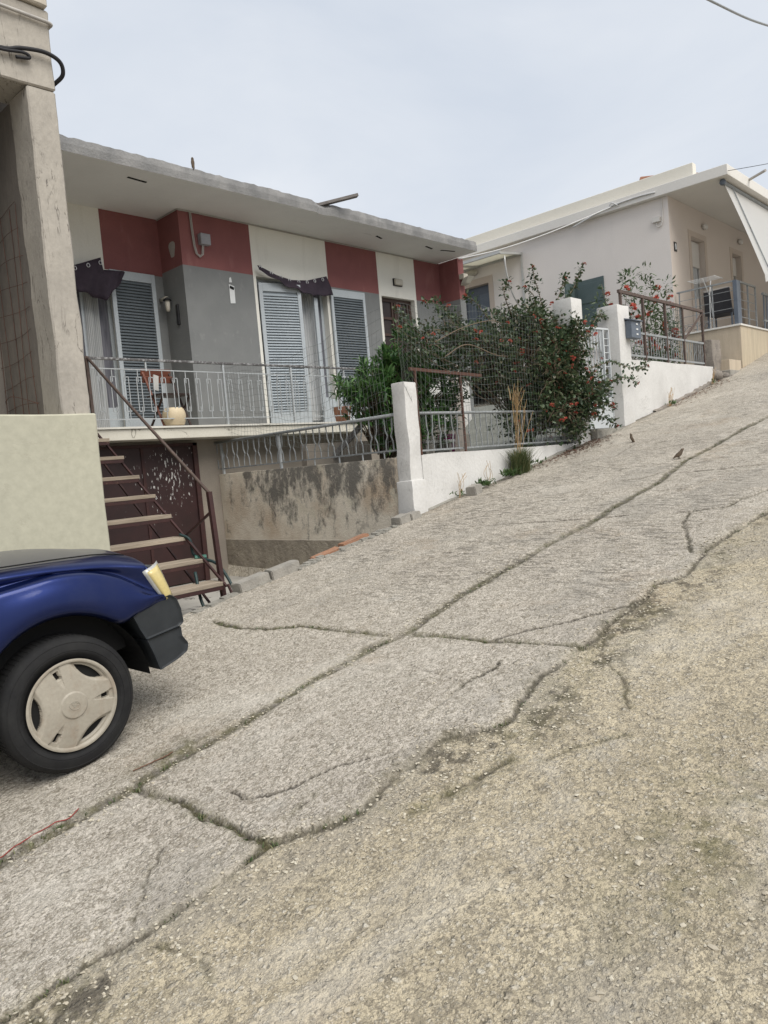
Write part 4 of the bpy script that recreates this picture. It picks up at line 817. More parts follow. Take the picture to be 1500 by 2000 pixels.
for x0, x1 in ((17.98,18.80),(20.68,21.35)):
    for xx in (x0, x1): b.quad((xx,yC,2.28),(xx,yC+.22,2.28),(xx,yC+.22,4.62),(xx,yC,4.62),1)
    b.quad((x0,yC,4.62),(x1,yC,4.62),(x1,yC+.22,4.62),(x0,yC+.22,4.62),1)
for yy in (11.53, 12.47): b.quad((xC,yy,2),(xC+.25,yy,2),(xC+.25,yy,4.525),(xC,yy,4.525),2)
b.quad((xC,11.53,4.525),(xC+.25,11.53,4.525),(xC+.25,12.47,4.525),(xC,12.47,4.525),2)
for yy in (8.36, 9.05): b.quad((xC,yy,2.75),(xC+.2,yy,2.75),(xC+.2,yy,3.9),(xC,yy,3.9),0)
b.quad((26,yC,-.2),(26,20,-.2),(26,20,zt),(26,yC,zt)); b.quad((xC,20,-.2),(26,20,-.2),(26,20,zt),(xC,20,zt))
b.build('wall', [M['creamhouse'], M['pinkwall'], M['frieze']], K, fixn=False)
b = MB(); b.box(16.64,27,5.385,20.2,5.303,5.52); rk = b.build('roof', M['housewhite'], K, bevel=.01)
b = MB(); b.box(16.86,17.05,6.15,20.1,5.522,5.845); b.box(17.05,26.5,9.0,9.2,5.522,5.80); b.build('parapet', M['parapet'], rk, bevel=.012)
b = MB()
for i in range(7): b.tube([(17.1+i*.16,6.2,5.66),(17.1+i*.16,7.4,5.92)], .07, 8)
b.build('roof_tiles', M['terra'], rk)
b = MB(); b.tube([(18.0,5.40,5.47),(17.75,4.98,5.49)], .03, 8); b.build('spout', M['pvc'], rk)
# porch
b = MB(); b.box(xC+.003,26,5.352,yC-.002,-.2,2.245); pc = b.build('porch', [M['tile'], M['tileface']], K); 
for p in pc.data.polygons: p.material_index = 1 if p.normal.y < -.5 else 0
b = MB(); b.box(xC-.03,26.03,5.325,yC-.003,2.247,2.285); b.build('porch_edge', M['housewhite'], pc, bevel=.005)
# porch doors with roller shutter boxes
for x0, x1, zr in ((17.98,18.80,4.0),(20.68,21.35,4.12)):
    b = MB(); y = yC+.13
    for (a,c,z0_,z1_) in ((x0,x0+.06,2.29,4.6),(x1-.06,x1,2.29,4.6),(x0+.06,x1-.06,4.55,4.6)): b.box(a,c,y,y+.06,z0_,z1_)
    d = b.build('porch_door', M['roller'], K); b = MB(); b.box(x0+.05,x1-.05,y+.03,y+.04,2.3,zr); b.build('glass', M['glass'], d)
    b = MB(); b.box(x0+.05,x1-.05,y-.02,y+.02,zr,4.55); b.build('roller_blind', M['roller'], d)
    b = MB(); V = []; F = []; xs = np.linspace(x0+.42, x1-.14, 50)
    for i, x in enumerate(xs): V += [(x,y+.015+.012*math.sin(i*1.1),2.4),(x,y+.015+.012*math.sin(i*1.1),zr)]; F += [(2*i,2*i+2,2*i+3,2*i+1)] if i < 49 else []
    b.add(V, F); b.build('net_curtain', M['curtain'], d, smooth=True)
    b = MB(); b.box(x0-.14,x0,yC-.012,yC-.001,2.30,4.75); b.box(x1,x1+.14,yC-.012,yC-.001,2.30,4.75); b.box(x0,x1,yC-.012,yC-.001,4.62,4.75); b.build('surround', M['frieze'], d)
for x, z in ((18.79,4.95),(21.25,4.97)):
    b = MB(); b.ball((x,yC-.05,z), (.13,.06,.07), 10); l = b.build('wall_lamp', M['roller'], K, smooth=True)
b = MB(); b.box(16.98,17.12,yC-.014,yC-.001,4.14,4.34); pl = b.build('number_plate', M['blackplast'], K)
b = MB(); b.tube([(17.05+.030*math.cos(t), yC-.0155, 4.24+.062*math.sin(t)) for t in np.linspace(0, 2*math.pi, 24)], .009, 5, cap=False); b.build('numeral', M['whiteplast'], pl)
# side door, canopy, lamp, shutter leaf, boxes
b = MB(); b.box(xC+.16,xC+.2,11.54,12.46,2.4,4.52); sd = b.build('side_door', M['bluedoor'], K); b = MB()
for y0 in (11.62, 12.05): b.box(xC+.14,xC+.158,y0,y0+.32,3.2,4.3); 
b.build('door_panel', M['slatewood'], sd)
for k in range(3):
    b = MB(); b.box(xC+.13,xC+.139,11.66+k*.08,11.71+k*.08,3.82,3.92); b.build('light_pane', M['roller'], sd)
b = MB(); b.box(xC-.015,xC-.001,11.39,11.53,2.4,4.70); b.box(xC-.015,xC-.001,12.47,12.62,2.4,4.70); b.box(xC-.015,xC-.001,11.53,12.47,4.525,4.70); b.build('surround', M['frieze'], sd)
b = MB(); cx = 15.80
b.add([(xC,10.46,5.02),(cx,10.46,4.90),(cx,13.2,4.90),(xC,13.2,5.02)], [(0,1,2,3)]); b.add([(xC,10.46,5.032),(cx,10.46,4.912),(cx,13.2,4.912),(xC,13.2,5.032)], [(0,1,2,3)]); ca = b.build('door_canopy', M['polycarb'], K, fixn=False)
b = MB(); b.bar((cx,10.44,4.90),(cx,13.22,4.90),.05,.07); b.bar((xC-.02,10.44,5.0),(xC-.02,13.22,5.0),.05,.06)
for y in (10.46,11.8,13.2): b.bar((xC,y,5.0),(cx,y,4.88),.045,.05)
b.bar((xC-.02,10.46,3.6),(xC-.02,10.46,5.0),.05,.05); b.build('frame', M['silver'], ca)
b = MB(); b.tube([(xC-.03-.85*math.sin(t)*.9, 10.46, 3.62+1.22*(1-math.cos(t))) for t in np.linspace(0, math.pi/2, 14)], .022, 6); b.build('bracket', M['silver'], ca, smooth=True)
b = MB(); b.ball((xC-.06,12.0,4.86), (.07,.2,.08), 12); b.build('wall_lamp', M['lampglass'], K, smooth=True)
b = MB(); b.box(xC-.45,xC-.008,9.055,9.09,2.75,3.92); b.box(xC-.44,xC-.04,9.045,9.056,3.42,3.82); b.box(xC-.44,xC-.04,9.045,9.056,2.85,3.3)
ws = b.build('window', M['greenshut'], K, bevel=.004); b = MB(); b.box(xC-.03,xC-.002,8.30,9.05,2.72,3.95); b.box(xC-.042,xC-.029,8.36,8.98,3.40,3.86); b.box(xC-.042,xC-.029,8.36,8.98,2.82,3.30); b.build('shutter_leaf', M['greenshut'], ws, bevel=.004)
b = MB(); b.box(xC-.07,xC-.002,6.88,7.05,4.80,4.90); b.tube(cat([(xC-.02,6.83,5.28),(xC-.02,6.83,4.9),(xC-.03,6.86,4.72),(xC-.03,6.95,4.70),(xC-.03,6.97,4.80)]), .012, 6); b.build('junction_box', M['roller'], K)
# wires
def wire(name, pts, r, mat, label): 
    b = MB(); b.tube(cat(pts, 10), r, 6); return tag(b.build(name, mat, smooth=True), label, 'wire')
wire('service_cable', [(12.3,9.1,3.92),(13.4,8.8,4.20),(14.6,8.48,4.60),(15.7,8.18,5.02),(16.62,7.92,5.385)], .013, M['whitecable'], 'white cable sagging between the striped house and the cream house')
b = MB(); b.tube(cat([(16.62,8.9,5.20),(16.63,8.3,5.34),(16.62,7.9,5.40),(16.62,7.3,5.42),(16.63,6.9,5.40)]), .018, 6); b.tube(cat([(16.62,8.0,5.36),(16.6,7.9,5.46),(16.6,7.8,5.40),(16.62,7.75,5.36)]), .012, 6); tag(b.build('cable_bundle', M['whitecable'], smooth=True), 'knotted cable bundle clipped to the cream roof edge', 'cable')
wire('overhead_cable', [(9.5,5.4,7.3),(14.99,5,7.94),(18.54,5,8.73),(24,4.9,10.2)], .022, M['galv'], 'thick grey cable crossing the sky at the top right')
wire('overhead_wire', [(16.62,5.37,5.36),(17.66,4.9,5.58),(19.8,3.9,6.05),(24,2.0,7.1)], .006, M['cable'], 'thin dark wire running off the cream roof corner')
# awning
aw = thing('awning', (19, 5.5, 5.2), 'off white drop arm awning hanging from the porch roof', 'awning')
b = MB(); n = 24
def awp(u, v): return (16.95+8*u, 5.56-.68*v-.015*math.sin(math.pi*v), 5.22-2.0*v)
V = []; F = []
for i in range(n+1):
    for j in range(9): x, y, z = awp(i/n, j/8); V.append((x, y+.01*math.sin(i*1.7)*j/8, z))
for i in range(n):
    for j in range(8): F.append((i*9+j, (i+1)*9+j, (i+1)*9+j+1, i*9+j+1))
b.add(V, F); b.build('fabric', M['awning'], aw, smooth=True)
b = MB(); V = []; F = []
for i in range(121):
    x = 16.95+8*i/120; V += [(x,4.875,3.22),(x,4.86+.012*math.sin(i*.8),3.04+.05*abs(math.sin(i*math.pi/8)))]; F += [(2*i,2*i+2,2*i+3,2*i+1)] if i < 120 else []
b.add(V, F); b.build('valance', M['awning'], aw)
b = MB(); b.tube([(16.92,5.56,5.24),(25,5.56,5.24)], .045, 8); b.build('roller', M['galv'], aw, smooth=True); b = MB(); b.ball((16.86,5.56,5.24), (.07,.07,.07), 8); b.build('end_cap', M['slatewood'], aw)
for x in (17.35, 20.2):
    b = MB(); b.bar((x,5.53,5.22),(x,4.86,3.25),.022,.022); b.build('arm', M['galv'], aw)
# porch railing
pr = thing('porch_railing', (17.5, 5.6, 2.285), 'blue grey metal porch railing with horizontal bars', 'railing')
b = MB(); b.bar((16.86,yC-.05,3.19),(16.86,5.42,3.19),.045,.03); b.bar((16.86,5.42,3.19),(18.1,5.42,3.19),.045,.03); b.build('handrail', M['galv'], pr)
b = MB(); b.box(16.83,17.06,5.39,5.47,2.285,3.20); b.build('corner_post', M['slatewood'], pr)
for y in (6.60, 6.25, 5.9):
    b = MB(); b.bar((16.86,y,2.285),(16.86,y,3.18),.022,.022); b.build('post', M['galv'], pr)
for x in (17.6, 18.1):
    b = MB(); b.bar((x,5.42,2.285),(x,5.42,3.18),.03,.03); b.build('post', M['galv'], pr)
for z in (2.46,2.64,2.82,3.0):
    b = MB(); b.bar((16.86,6.62,z),(16.86,5.42,z),.010,.010); b.bar((17.0,5.42,z),(18.1,5.42,z),.010,.010); b.build('bar', M['galv'], pr)
b = MB()
for i in range(5): b.tube([(16.86,6.55-.13*i+.05*math.cos(t),2.38+.05*math.sin(t)) for t in np.linspace(0, 5.2, 12)], .006, 4)
b.build('scrollwork', M['slatewood'], pr)
pg = thing('porch_fence', (19.5, 5.42, 2.285), 'slate blue slatted fence panel on the porch front', 'fence')
b = MB(); b.bar((18.6,5.42,3.10),(23,5.42,3.10),.05,.05); b.bar((18.6,5.42,2.5),(23,5.42,2.5),.04,.04); b.build('rail', M['galv'], pg)
for i in range(22):
    b = MB(); b.bar((18.68+i*.2,5.42,2.30),(18.68+i*.2,5.42,3.08),.09,.015,(0,1,0)); b.build('slat', M['slatewood'], pg)
# porch furniture
b = MB(); 
for i in range(6): b.tube([(16.62+i*.085,6.3,3.34),(16.62+i*.085,5.75,3.34)], .003, 4)
for y in (6.3,5.75): b.tube([(16.60,y,3.34),(17.1,y,3.34)], .008, 4)
for i in range(4): b.tube([(17.0+i*.085,6.15,3.13),(17.0+i*.085,5.6,3.13)], .003, 4)
b.tube([(16.62,6.0,3.34),(17.0,6.0,3.0),(17.2,6.0,2.3)], .010, 5); b.tube([(17.1,6.0,3.34),(16.98,6.0,3.0),(16.95,6.0,2.3)], .010, 5)
tag(b.build('drying_rack', M['whiteplast']), 'white wire drying rack hooked over the porch railing', 'drying rack')
ch = thing('porch_chair', (17.4, 5.95, 2.285), 'dark upholstered porch chair behind the railing', 'chair')
b = MB(); b.prism([(17.2,5.62,2.62),(17.2,6.2,2.62),(17.12,6.18,3.12),(17.12,5.64,3.14)], (.05,0,.0)); b.build('backrest', M['darkcloth'], ch, bevel=.01); b = MB(); b.box(17.25,17.75,5.64,6.18,2.62,2.70); b.build('seat', M['darkcloth'], ch, bevel=.01)
for x in (17.27,17.72):
    for y in (5.66,6.15): b = MB(); b.bar((x,y,2.285),(x,y,2.62),.03,.03); b.build('leg', M['slatewood'], ch)
tw = MB(); tw.box(17.0,17.02,6.24,6.36,2.3,3.0); tag(tw.build('board', M['frieze']), 'narrow beige board leaning by the dark porch chair', 'board')
b = MB(); b.tube([(16.68,5.82,2.25)]+[(16.68-.02*math.sin(t*.5),5.82-.09*math.sin(t),2.25-.6*t/9.5) for t in np.linspace(0,9.5,40)], .009, 5)
tag(b.build('coiled_wire', M['darkiron']), 'dark coiled wire hanging on the side of the tiled porch', 'wire')

# ================================================================== PICKUP TRUCK (local frame: x forward, y away from the camera side, z up)
TS = math.atan(.17)
T = thing('pickup_truck', (1.595, 3.72, prof(1.595)+.005), 'navy blue pickup truck with a yellowed corner lamp and dusty beige hubcap', 'pickup truck', rot=(0, -TS, 0))
ORG[T.name] = None
W_ = 1.62                                                # body width
def ip(x, xs, ys): return float(np.interp(x, xs, ys))
def smooth(x, a, b): t = max(0, min(1, (x-a)/(b-a))); return t*t*(3-2*t)
def arch(x): return .335+math.sqrt(max(0, .455**2-x*x)) if abs(x) < .455 else 0
def sec(x):
    """half section of the front clip at station x: list of (x, y, z)"""
    lo = .43 if x < -.45 else (max(.43, arch(x)) if x < .42 else .64+.05*(x-.42))
    if -.45 <= x < .42: lo = max(lo, .43)
    if x > .30: lo = max(lo, ip(x, [.30,.40,.44,.66], [.64,.625,.635,.66]))
    zc = ip(x, [-1.2,-.6,-.17,.1,.245,.34,.43,.50,.557,.64], [1.0,1.0,.985,.975,.945,.905,.852,.79,.735,.68])
    zs = ip(x, [-1.2,-.6,-.155,.1,.325,.45,.568,.64], [1.09,1.085,1.05,1.005,.95,.912,.868,.845])
    zh = ip(x, [-1.2,-.6,-.12,.2,.38,.50,.60,.66], [1.16,1.145,1.085,1.03,.995,.96,.92,.89])
    yo = .012*smooth(x, .30, .66)**1.5
    lo = min(lo, zc-.04)
    fl = .020*math.exp(-((x+.0)/.55)**2); kf = 1-.82*smooth(x,.38,.62)                      # flare of the arch
    return [(x, .02+yo, lo-.015), (x, -.012-fl+yo, lo+.004), (x, -.018-fl+yo, lo+.05), (x, -.012-fl*.6+yo, (lo+zc)/2+.02), (x, -.002+yo, zc-.035), (x, .006+yo, zc-.006), (x, .038*kf+yo, zc+.004), (x, .062*kf+yo, zc+.012), (x, .064*kf+yo, (zc+zs)/2-.006),
            (x, .044*kf+yo, zs-.016), (x, .050*kf+yo, zs+.002), (x, .05+.03*kf+yo*.9, zs+.022), (x, .16+yo*.8, zh-.012), (x, .22+yo*.7, zh-.006), (x, .45+yo*.3, zh+.012), (x, W_/2, zh+.02)]
xs = [-1.02,-.9,-.75,-.6,-.5,-.46,-.44,-.40,-.34,-.27,-.18,-.09,0,.09,.18,.27,.34,.39,.43,.47,.51,.55,.60]
b = MB(); V = []; F = []
for x in xs: V += sec(x)
n = 16
# last station leans along the rear edge of the corner lamp
last = []
for (x, y, z) in sec(.635):
    last.append((.572+(.86-min(z,.86))/.22*.070 if z < .862 else .60+.12*max(0,y-.1)/.7, y, z))
V += last; ns = len(xs)+1
for i in range(ns-1):
    for k in range(n-1): F.append((i*n+k, (i+1)*n+k, (i+1)*n+k+1, i*n+k+1))
# hood nose drops to the grille
nb = len(V)
for k in range(11, 16): x, y, z = last[k]; V.append((x+.035, y, z-.05)); 
for k in range(11, 16): x, y, z = last[k]; V.append((x+.04, y, z-.12))
lb_ = (ns-1)*n
for k in range(4):
    F.append((lb_+11+k, nb+k, nb+k+1, lb_+12+k)); F.append((nb+k, nb+5+k, nb+6+k, nb+k+1))
V2 = V+[(x, W_-y, z) for x, y, z in V]; o_ = len(V); F2 = F+[tuple(o_+i for i in f[::-1]) for f in F]
b.add(V2, F2); body = b.build('body', M['paint'], T, smooth=True, local=True, sub=2)
m = body.modifiers.new('thick','SOLIDIFY'); m.thickness = .012; m.offset = -1
# hood shut line and dark wheel housing
b = MB(); b.box(-.62,.42,.16,W_-.16,.45,.80); b.box(-.6,.66,.4,W_-.4,.25,.5); b.build('engine_bay', M['black'], T, local=True)
b = MB(); P = [(x, .165+.10*smooth(x,.30,.66)**1.5*.8, ip(x,[-1.2,-.6,-.12,.2,.38,.50,.60],[1.16,1.145,1.085,1.03,.995,.96,.92])-.004) for x in np.linspace(-1.0,.58,24)]; b.tube(P, .0035, 4); b.build('hood_seam', M['black'], T, local=True)
b = MB(); arc = [(.448*math.cos(t), .335+.448*math.sin(t)) for t in np.linspace(R(-5), R(185), 30)]
for (x0,z0_),(x1,z1_) in zip(arc[:-1], arc[1:]): b.quad((x0,.02,z0_),(x1,.02,z1_),(x1,.36,z1_),(x0,.36,z0_))
b.build('wheel_housing', M['black'], T, local=True)
# cab, doors, bed (behind the frame of the photograph)
b = MB(); b.prism([(-1.03,.0,.40),(-2.30,.0,.40),(-2.30,.0,1.05),(-1.03,.0,1.05)], (0,W_,0)); b.prism([(-1.0,.06,1.06),(-2.30,.06,1.06),(-2.25,.06,1.60),(-1.55,.06,1.62)], (0,W_-.12,0)); b.build('cab', M['paint'], T, local=True, bevel=.04)
b = MB(); b.prism([(-1.16,.052,1.10),(-2.16,.052,1.10),(-2.14,.052,1.52),(-1.58,.052,1.54)], (0,.006,0)); b.quad((-1.02,.16,1.10),(-1.02,W_-.16,1.10),(-1.51,W_-.2,1.58),(-1.51,.2,1.58)); b.build('cab_window', M['cabglass'], T, local=True)
b = MB(); b.box(-4.15,-2.33,.0,.05,.55,1.0); b.box(-4.15,-2.33,W_-.05,W_,.55,1.0); b.box(-4.15,-4.1,.05,W_-.05,.55,1.0); b.box(-2.38,-2.33,.05,W_-.05,.55,1.0); b.box(-4.1,-2.38,.05,W_-.05,.52,.57); b.build('cargo_bed', M['paint'], T, local=True, bevel=.012)
b = MB(); b.box(-4.1,.5,.45,.55,.32,.46); b.box(-4.1,.5,W_-.55,W_-.45,.32,.46); b.build('chassis', M['black'], T, local=True)
# grille, lamps
b = MB(); b.box(.60,.70,.22,W_-.22,.66,.83); 
for k in range(4): b.box(.70,.715,.35,W_-.35,.68+k*.035,.695+k*.035)
b.build('grille', M['blackplast'], T, local=True, bevel=.006)
for s in (0, 1):
    Y = (lambda y: y) if s == 0 else (lambda y: W_-y)
    def lampmesh(poly, y0, y1, bulge, nn=7):
        # rounded lens: bilinear patch over the quad poly (TL,TR,BR,BL) in side view, wrapping round to the front
        bb = MB(); VV = []; FF = []
        for i in range(nn+1):
            for j in range(nn+1):
                u, v = i/nn, j/nn
                x = (1-v)*((1-u)*poly[0][0]+u*poly[1][0])+v*((1-u)*poly[3][0]+u*poly[2][0]); z = (1-v)*((1-u)*poly[0][1]+u*poly[1][1])+v*((1-u)*poly[3][1]+u*poly[2][1])
                y = y0+.05*u**2.6-bulge*math.sin(math.pi*min(1,max(0,u*.9+.05)))*math.sin(math.pi*v)
                VV.append((x, Y(y), z))
        for i in range(nn):
            for j in range(nn): FF.append((i*(nn+1)+j, (i+1)*(nn+1)+j, (i+1)*(nn+1)+j+1, i*(nn+1)+j+1))
        # side wall back to the body
        ring = [i*(nn+1) for i in range(nn+1)]+[nn*(nn+1)+j for j in range(1, nn+1)]+[i*(nn+1)+nn for i in range(nn-1,-1,-1)]+[j for j in range(nn-1,0,-1)]
        base = len(VV); cxm = sum(VV[r][0] for r in ring)/len(ring)
        for r in ring: x, y, z = VV[r]; VV.append((x-.01, Y(y1), .745+(z-.745)*.72))
        for q in range(len(ring)): FF.append((ring[q], ring[(q+1) % len(ring)], base+(q+1) % len(ring), base+q))
        return bb.add(VV, FF)
    fr_ = lampmesh([(.560,.846),(.672,.866),(.716,.636),(.632,.626)], .008, .075, .003).build('corner_lamp', M['silver'], T, smooth=True, local=True)
    lampmesh([(.576,.834),(.668,.852),(.709,.652),(.640,.648)], .000, .06, .008).build('lens', M['amber'], fr_, smooth=True, local=True)
    b = MB(); b.box(.62,.705,*sorted((Y(.16),Y(.42))),.67,.83); b.build('headlight', M['cabglass'], T, local=True, bevel=.015)
# bumper: upper box and lower valance, wrapping round the corner
def bprof(poly, name, inset):
    b = MB(); cols = []
    for (y, sh) in ((-.012,0),(-.016,.004),(.03,.014),(.10,.045),(.25,.075),(W_/2,.10)):
        cols.append([(x+(sh if x > .58 else 0)-(0.012 if y == -.012 else 0)*(1 if x > .6 else -1), y+(.012 if y == -.012 else 0), z) for x, z in poly])
    cols += [[(x, W_-y, z) for x, y, z in c] for c in cols[-2::-1]]
    n_ = len(poly); VV = [p for c in cols for p in c]; FF = [tuple(range(n_))[::-1], tuple(range(len(VV)-n_, len(VV)))]
    for i in range(len(cols)-1):
        for k in range(n_): FF.append((i*n_+k, i*n_+(k+1) % n_, (i+1)*n_+(k+1) % n_, (i+1)*n_+k))
    b.add(VV, FF); return b.build(name, M['bumper'], T, smooth=False, local=True, bevel=.016)
bprof([(.424,.632),(.47,.652),(.54,.660),(.575,.672),(.66,.672),(.69,.640),(.700,.58),(.696,.50),(.672,.487),(.462,.490),(.44,.56)], 'bumper', 0)
bprof([(.463,.486),(.672,.482),(.665,.43),(.690,.375),(.672,.335),(.600,.315),(.492,.300),(.480,.40)], 'valance', 0)
# wheels
def wheel(x, y, flip, first=False):
    w = bpy.data.objects.new('wheel', None); return w
def tyre_mesh():
    b = MB(); r = .338
    b.lathe((0,0,0), (0,-1,0), [(.215,-.19),(.235,-.20),(.300,-.205),(.325,-.19),(.338,-.16),(.338,-.045),(.333,-.020),(.322,-.006),(.312,.001),(.3105,.0035),(.3085,.0035),(.307,.002),(.290,.008),(.270,.009),(.2685,.0065),(.266,.0065),(.2645,.008),(.252,.005),(.2505,.003),(.238,-.002),(.232,-.012),(.215,-.02)], 72, ref=(1,0,0))
    for k in range(80):                                     # tread blocks
        t = 2*math.pi*k/80; c, s = math.cos(t), math.sin(t)
        b.obox((.3375*c,.10,.3375*s), (-.009*s,0,.009*c), (0,.055,0), (.0022*c,0,.0022*s))
    return b
def cap_mesh():
    """hubcap with three crescent openings and three small slots"""
    b = MB(); nr, nth = 110, 440; Rr = .228; V = []; mask = []
    hol = [R(a) for a in (46,171,292)]; slo = [R(a) for a in (101,-9,226)]
    def dep(r, t):
        rn = r/Rr; d = .018*(1-(rn*1.02)**2)+.002; hole = False
        if rn < .30: d += .006*(1-smooth(rn,.27,.30))
        if rn > .93: d = .012-.05*abs(rn-.965)
        for a in hol:
            q = (t-a+math.pi) % (2*math.pi)-math.pi; u, v = rn*math.cos(q), rn*math.sin(q)
            if rn < .86 and u > .66+.85*v*v and abs(v) < .40: hole = True
            elif rn < .93 and u > .60+.55*v*v and abs(v) < .60: d -= .012*smooth(u,.60+.55*v*v,.70+.55*v*v)
        for a in slo:
            q = (t-a+math.pi) % (2*math.pi)-math.pi; u, v = rn*math.cos(q), rn*math.sin(q)
            if .64 < u < .84 and abs(v) < .055: hole = True
            elif .40 < u < .93 and abs(v) < .10*((u-.36)/.5): d -= .007*smooth(u,.40,.62)
        return d-(.035 if hole else 0), hole
    for i in range(nr+1):
        r = Rr*(i/nr)**.85
        for k in range(nth):
            t = 2*math.pi*k/nth; d, hh = dep(r, t); V.append((r*math.cos(t), -d, r*math.sin(t))); mask.append(hh)
    F = []; mi = []
    for i in range(nr):
        for k in range(nth):
            f = (i*nth+k, i*nth+(k+1) % nth, (i+1)*nth+(k+1) % nth, (i+1)*nth+k); F.append(f); mi.append(1 if sum(mask[q] for q in f) >= 3 else 0)
    b.add(V, F); b.m = mi
    return b
tm = tyre_mesh(); first_t = None
wheels = []
for (x, y, fl) in ((0,0.0,0),(-2.85,0.0,0),(0,W_,1),(-2.85,W_,1)):
    if not wheels:
        ty = tm.build('wheel', M['tyre'], T, smooth=True, local=True); ms = ty.modifiers.new('s','EDGE_SPLIT'); ms.split_angle = R(40)
        hc = cap_mesh().build('hubcap', [M['cap'], M['black']], ty, smooth=True, local=True, fixn=False); hc.data.flip_normals() if False else None
        b = MB()
        for (cx_, cz_, ra, rb) in ((0,0,.027,.021),(0,.006,.007,.0135),(0,.0075,.0185,.0075)):
            pts = [(cx_+ra*math.cos(t), -.0268, cz_+rb*math.sin(t)) for t in np.linspace(0, 2*math.pi, 30)]; b.tube(pts, .0011, 4, cap=False)
        em = b.build('emblem', surf('emblem_relief', (.36,.33,.27), rough=.4, bump=0, coord='obj'), hc, local=True); em.rotation_euler = (0, R(28), 0)
        ty.location = (0, -.012, .338); wheels.append(ty)
    else:
        c = wheels[0].copy(); COL.objects.link(c); c.parent = T; c.location = (x, y+(-.012 if not fl else .012), .338); c.rotation_euler = (0,0,math.pi if fl else 0)
        h2 = hc.copy(); COL.objects.link(h2); h2.parent = c; e2 = em.copy(); COL.objects.link(e2); e2.parent = h2; wheels.append(c)
b = MB(); b.lathe((0,.16,.338), (0,-1,0), [(0,-.3),(.05,-.3),(.05,.10),(.16,.11),(.16,.14),(0,.14)], 20); b.build('brake_hub', M['black'], T, local=True)
# iron grate on the street under the bumper
b = MB(); gz = prof(2.6)+.022
g_ = thing('drain_grate', (2.44, 5.04, prof(2.44)+.022), 'rust brown perforated iron plate on the ground beyond the truck bumper', 'grate', rot=(0,-TS,R(3))); ORG[g_.name] = None
b.box(-.20,.20,-.17,.17,-.02,.004); b.build('plate', M['grate'], g_, local=True)
b = MB()
for i in range(9):
    for j in range(7): b.box(-.18+i*.041,-.163+i*.041,-.15+j*.047,-.13+j*.047,.004,.011)
b.build('studs', M['grate'], g_, local=True)

# ================================================================== BALCONY OBJECTS
c_ = thing('folding_chair', (5.5, 9.1, .738), 'red brown wooden folding chair behind the balcony railing', 'chair')
def cb(name, lst, mat, w=.028, t=.02):
    b = MB(); [b.bar(p, q, w, t) for p, q in lst]; return b.build(name, mat, c_, bevel=.003)
b = MB(); b.obox((5.50,9.33,1.52), (.225,0,0), (0,.012,.004), (0,-.01,.045)); b.build('back_slat', M['redwood'], c_, bevel=.006)
b = MB(); b.obox((5.50,9.30,1.42), (.225,0,0), (0,.012,.004), (0,-.01,.045)); b.build('back_slat', M['redwood'], c_, bevel=.006)
b = MB(); [b.box(5.28,5.74,8.88+i*.075,8.945+i*.075,1.165,1.185) for i in range(5)]; b.build('seat', M['dkwood'], c_)
for x in (5.30,5.70):
    cb('leg', [((x,9.35,1.56),(x,8.90,.745))], M['redwood'] if x < 5.5 else M['dkwood']); cb('leg', [((x+.03,8.90,1.17),(x+.03,9.32,.745))], M['dkwood'])
b = MB(); b.obox((5.40,9.18,1.36), (.035,0,-.01), (0,.01,0), (.01,0,.10)); tag(b.build('cloth', M['awning']), 'white cloth hanging on the folding chair', 'cloth')
p_ = thing('flower_pot', (5.43, 8.86, .738), 'round ribbed cream flower pot on the balcony edge', 'pot'); b = MB(); pf = [(0,.0),(.085,.0),(.095,.01)]
for i in range(13):
    h_ = .02+.2*i/12; r = .10+.055*math.sin(math.pi*(h_+.02)/.30)**.8; pf += [(r,h_),(r-.005,h_+.008)]
pf += [(.115,.232),(.118,.245),(.105,.245),(.10,.20),(0,.20)]; b.lathe((5.43,8.86,.738), (0,0,1), pf, 36); b.build('bowl', M['pot'], p_, smooth=True)
# curtains / cloth valances with eyelets
def drape(name, fn, nu, nv, label, eyel):
    b = MB(); V = [fn(i/nu, j/nv) for i in range(nu+1) for j in range(nv+1)]; F = [(i*(nv+1)+j,(i+1)*(nv+1)+j,(i+1)*(nv+1)+j+1,i*(nv+1)+j+1) for i in range(nu) for j in range(nv)]
    t = thing(name, V[0], label, 'curtain'); b.add(V, F); o = b.build('cloth', M['purple'], t, smooth=True); m = o.modifiers.new('t','SOLIDIFY'); m.thickness = .006
    for u in eyel:
        p = Vector(fn(u, .10)); b = MB(); b.tube([(p.x+.022*math.cos(q), p.y-.008, p.z-.008+.026*math.sin(q)) for q in np.linspace(0, 2*math.pi, 14)], .0055, 6, cap=False); b.build('eyelet', M['steel'], t, smooth=True)
def dA(u, v):
    x = 7.575+1.46*u; top = float(np.interp(u, [0,.25,.46,.70,1], [3.285,3.175,3.13,3.165,3.285])); bot = float(np.interp(u, [0,.1,.38,.67,.9,1], [3.21,3.13,2.965,2.885,2.93,2.965]))
    return (x+.02*math.sin(u*14)*v+.10*v*max(0,u-.93)*14, 9.50-.12*math.sin(math.pi*u)*v-.022*math.sin(u*26+v*3)*v-.02*v, top+(bot-top)*v+.012*math.sin(u*33)*v)
drape('door_curtain', dA, 40, 10, 'dark purple eyelet cloth sagging over the half open balcony door', [.03,.17,.30,.42,.55,.68,.80,.93])
def dB(u, v):
    x = 4.35+1.185*u; top = float(np.interp(x, [4.35,4.846,5.225,5.232,5.535], [2.90,3.05,3.20,3.03,3.048])); bot = float(np.interp(x, [4.35,4.83,4.97,5.217,5.42,5.535], [2.74,2.715,2.69,2.60,2.83,3.02]))
    return (x+.012*math.sin(v*9), 9.98-.05*math.sin(u*9)*v-.025*math.sin(u*31+v*4)*v, top+(bot-top)*v+.008*math.sin(u*40)*v)
